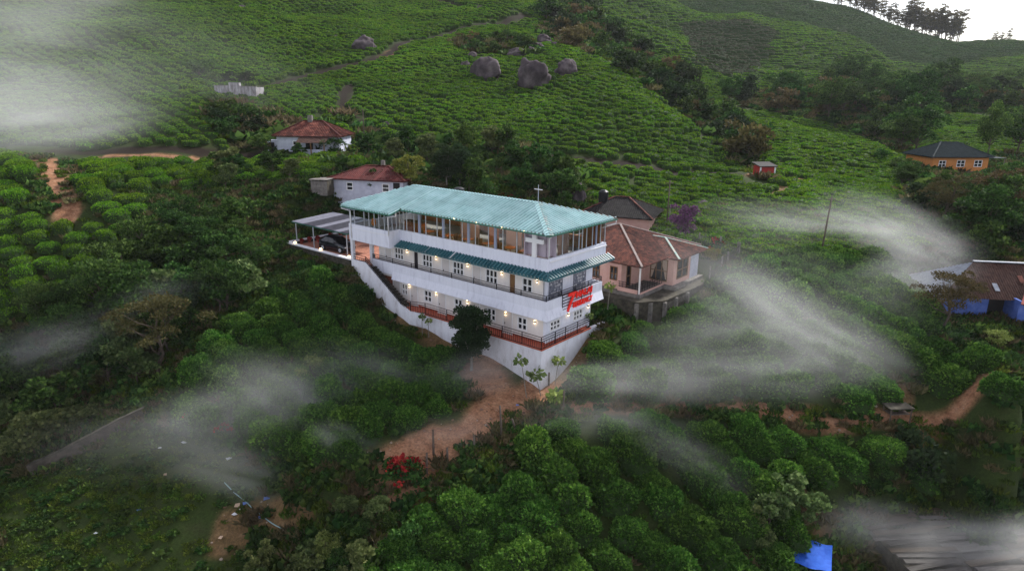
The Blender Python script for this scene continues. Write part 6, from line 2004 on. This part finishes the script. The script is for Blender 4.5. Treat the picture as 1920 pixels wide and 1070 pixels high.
# ------------------------------------------------------------------ air
def mist_material(name, density, seed, fine=2.1):
    m = bpy.data.materials.new(name)
    m.use_nodes = True
    nt = m.node_tree
    nt.nodes.clear()
    out = nt.nodes.new('ShaderNodeOutputMaterial')
    vol = nt.nodes.new('ShaderNodeVolumePrincipled')
    vol.inputs['Color'].default_value = (0.96, 0.97, 0.97, 1)
    vol.inputs['Anisotropy'].default_value = 0.2
    tc = nt.nodes.new('ShaderNodeTexCoord')
    ln = nt.nodes.new('ShaderNodeVectorMath'); ln.operation = 'LENGTH'
    nt.links.new(tc.outputs['Object'], ln.inputs[0])
    fall = nt.nodes.new('ShaderNodeMapRange')
    fall.interpolation_type = 'SMOOTHERSTEP'
    fall.inputs['From Min'].default_value = 1.0
    fall.inputs['From Max'].default_value = 0.0
    nt.links.new(ln.outputs['Value'], fall.inputs['Value'])
    mp = nt.nodes.new('ShaderNodeMapping')
    mp.inputs['Location'].default_value = (seed * 3.7, seed * 1.9, seed)
    mp.inputs['Scale'].default_value = (0.9, 1.0, 1.5)
    mp.inputs['Rotation'].default_value = (0, 0.5 + 0.3 * math.sin(seed), 0)
    nt.links.new(tc.outputs['Object'], mp.inputs['Vector'])
    nz = nt.nodes.new('ShaderNodeTexNoise')
    nz.inputs['Scale'].default_value = fine
    nz.inputs['Detail'].default_value = 4
    nz.inputs['Distortion'].default_value = 0.35
    nt.links.new(mp.outputs[0], nz.inputs['Vector'])
    rr = nt.nodes.new('ShaderNodeMapRange')
    rr.inputs['From Min'].default_value = 0.34
    rr.inputs['From Max'].default_value = 0.72
    rr.inputs['To Min'].default_value = 0.12
    rr.inputs['To Max'].default_value = 1.25
    nt.links.new(nz.outputs['Fac'], rr.inputs['Value'])
    mu = nt.nodes.new('ShaderNodeMath'); mu.operation = 'MULTIPLY'
    nt.links.new(fall.outputs[0], mu.inputs[0]); nt.links.new(rr.outputs[0], mu.inputs[1])
    md = nt.nodes.new('ShaderNodeMath'); md.operation = 'MULTIPLY'
    md.inputs[1].default_value = density
    nt.links.new(mu.outputs[0], md.inputs[0])
    nt.links.new(md.outputs[0], vol.inputs['Density'])
    nt.links.new(vol.outputs[0], out.inputs['Volume'])
    return m
def ball(name, n=16, r=9):
    th = np.linspace(0, 2 * np.pi, n, endpoint=False)
    ph = np.linspace(-np.pi / 2, np.pi / 2, r)
    T, P = np.meshgrid(th, ph)
    S = np.stack([np.cos(T) * np.cos(P), np.sin(T) * np.cos(P), np.sin(P)], -1).reshape(-1, 3)
    i = np.arange(n * r).reshape(r, n)
    F = np.stack([i[:-1], np.roll(i[:-1], -1, 1), np.roll(i[1:], -1, 1), i[1:]], -1).reshape(-1, 4)
    return S, F
MIST = [  # pixel x, y, distance, radii across / along sight / up, tilt in the picture plane (deg), density
 (0, 150, 96, 30, 22, 13, -8, 0.030), (40, 0, 140, 34, 14, 12, 0, 0.028), (60, 240, 84, 22, 12, 6, 8, 0.042), (330, 110, 115, 44, 14, 14, -25, 0.008),
 (1690, 440, 66, 12, 6, 4.2, -22, 0.10), (1540, 430, 72, 18, 6, 3.6, -8, 0.075), (1690, 540, 59, 9, 5, 5.0, 30, 0.11), (1430, 590, 53, 12, 5, 4.6, -28, 0.085), (1560, 650, 50, 11, 5, 4.4, -25, 0.09), (1400, 700, 47.5, 14, 4.5, 3.0, 3, 0.11), (1180, 715, 47.3, 10, 3.5, 2.4, 2, 0.16), (1330, 640, 51, 10, 4, 3.6, 10, 0.08),
 (590, 770, 46, 11, 4.5, 4.2, -25, 0.14), (680, 850, 41, 5.0, 2.4, 1.9, -30, 0.36), (430, 790, 46, 10, 4.5, 3.8, 5, 0.13), (500, 895, 41, 10, 3.5, 2.1, -14, 0.16), (890, 705, 48, 6.5, 3, 2.8, 15, 0.16), (790, 825, 42.5, 7, 2.6, 2.1, 15, 0.16), (690, 700, 48, 9, 3, 3.2, -10, 0.08), (420, 820, 44, 19, 5, 4.5, 3, 0.035),
 (1640, 985, 40, 7, 3, 2.4, -5, 0.23), (1860, 1020, 37.5, 9, 3, 2.8, 5, 0.24),
 (230, 595, 57, 11, 4, 3.4, 22, 0.08), (80, 655, 53, 10, 4, 3.2, 15, 0.08), (1330, 880, 41, 9, 2.5, 2.2, -30, 0.07), (1150, 790, 44, 10, 2.6, 2.0, -5, 0.11), (1500, 560, 54, 22, 6, 6, -20, 0.03),
]
_bs, _bf = ball('mist')
for k, (px_, py_, Y_, rx, ry, rz_, tl, dn) in enumerate(MIST):
    p = at(px_, py_, Y_)
    me = mesh_np('mist_bank', _bs, _bf, mist_material('mist %d' % k, dn, k + 1))
    o = obj('mist', me, None, p)
    o.rotation_euler = (0, math.radians(-tl), 0)
    o.scale = (rx, ry, rz_)
    tag(o, 'drifting patch of thin white mist', None, kind='stuff')
hm = bpy.data.materials.new('haze')
hm.use_nodes = True
hn = hm.node_tree
hn.nodes.clear()
ho_ = hn.nodes.new('ShaderNodeOutputMaterial')
hv = hn.nodes.new('ShaderNodeVolumePrincipled')
hv.inputs['Color'].default_value = (0.90, 0.94, 1.0, 1)
hv.inputs['Density'].default_value = 0.00009
hn.links.new(hv.outputs[0], ho_.inputs['Volume'])
zmax = float(TZ.max()) + 40
haze = MB().box(-1200, 1200, -40, 960, float(TZ.min()) - 1.0, zmax).build('haze', hm)
tag(haze, 'thin even haze in the valley air', None, kind='stuff')
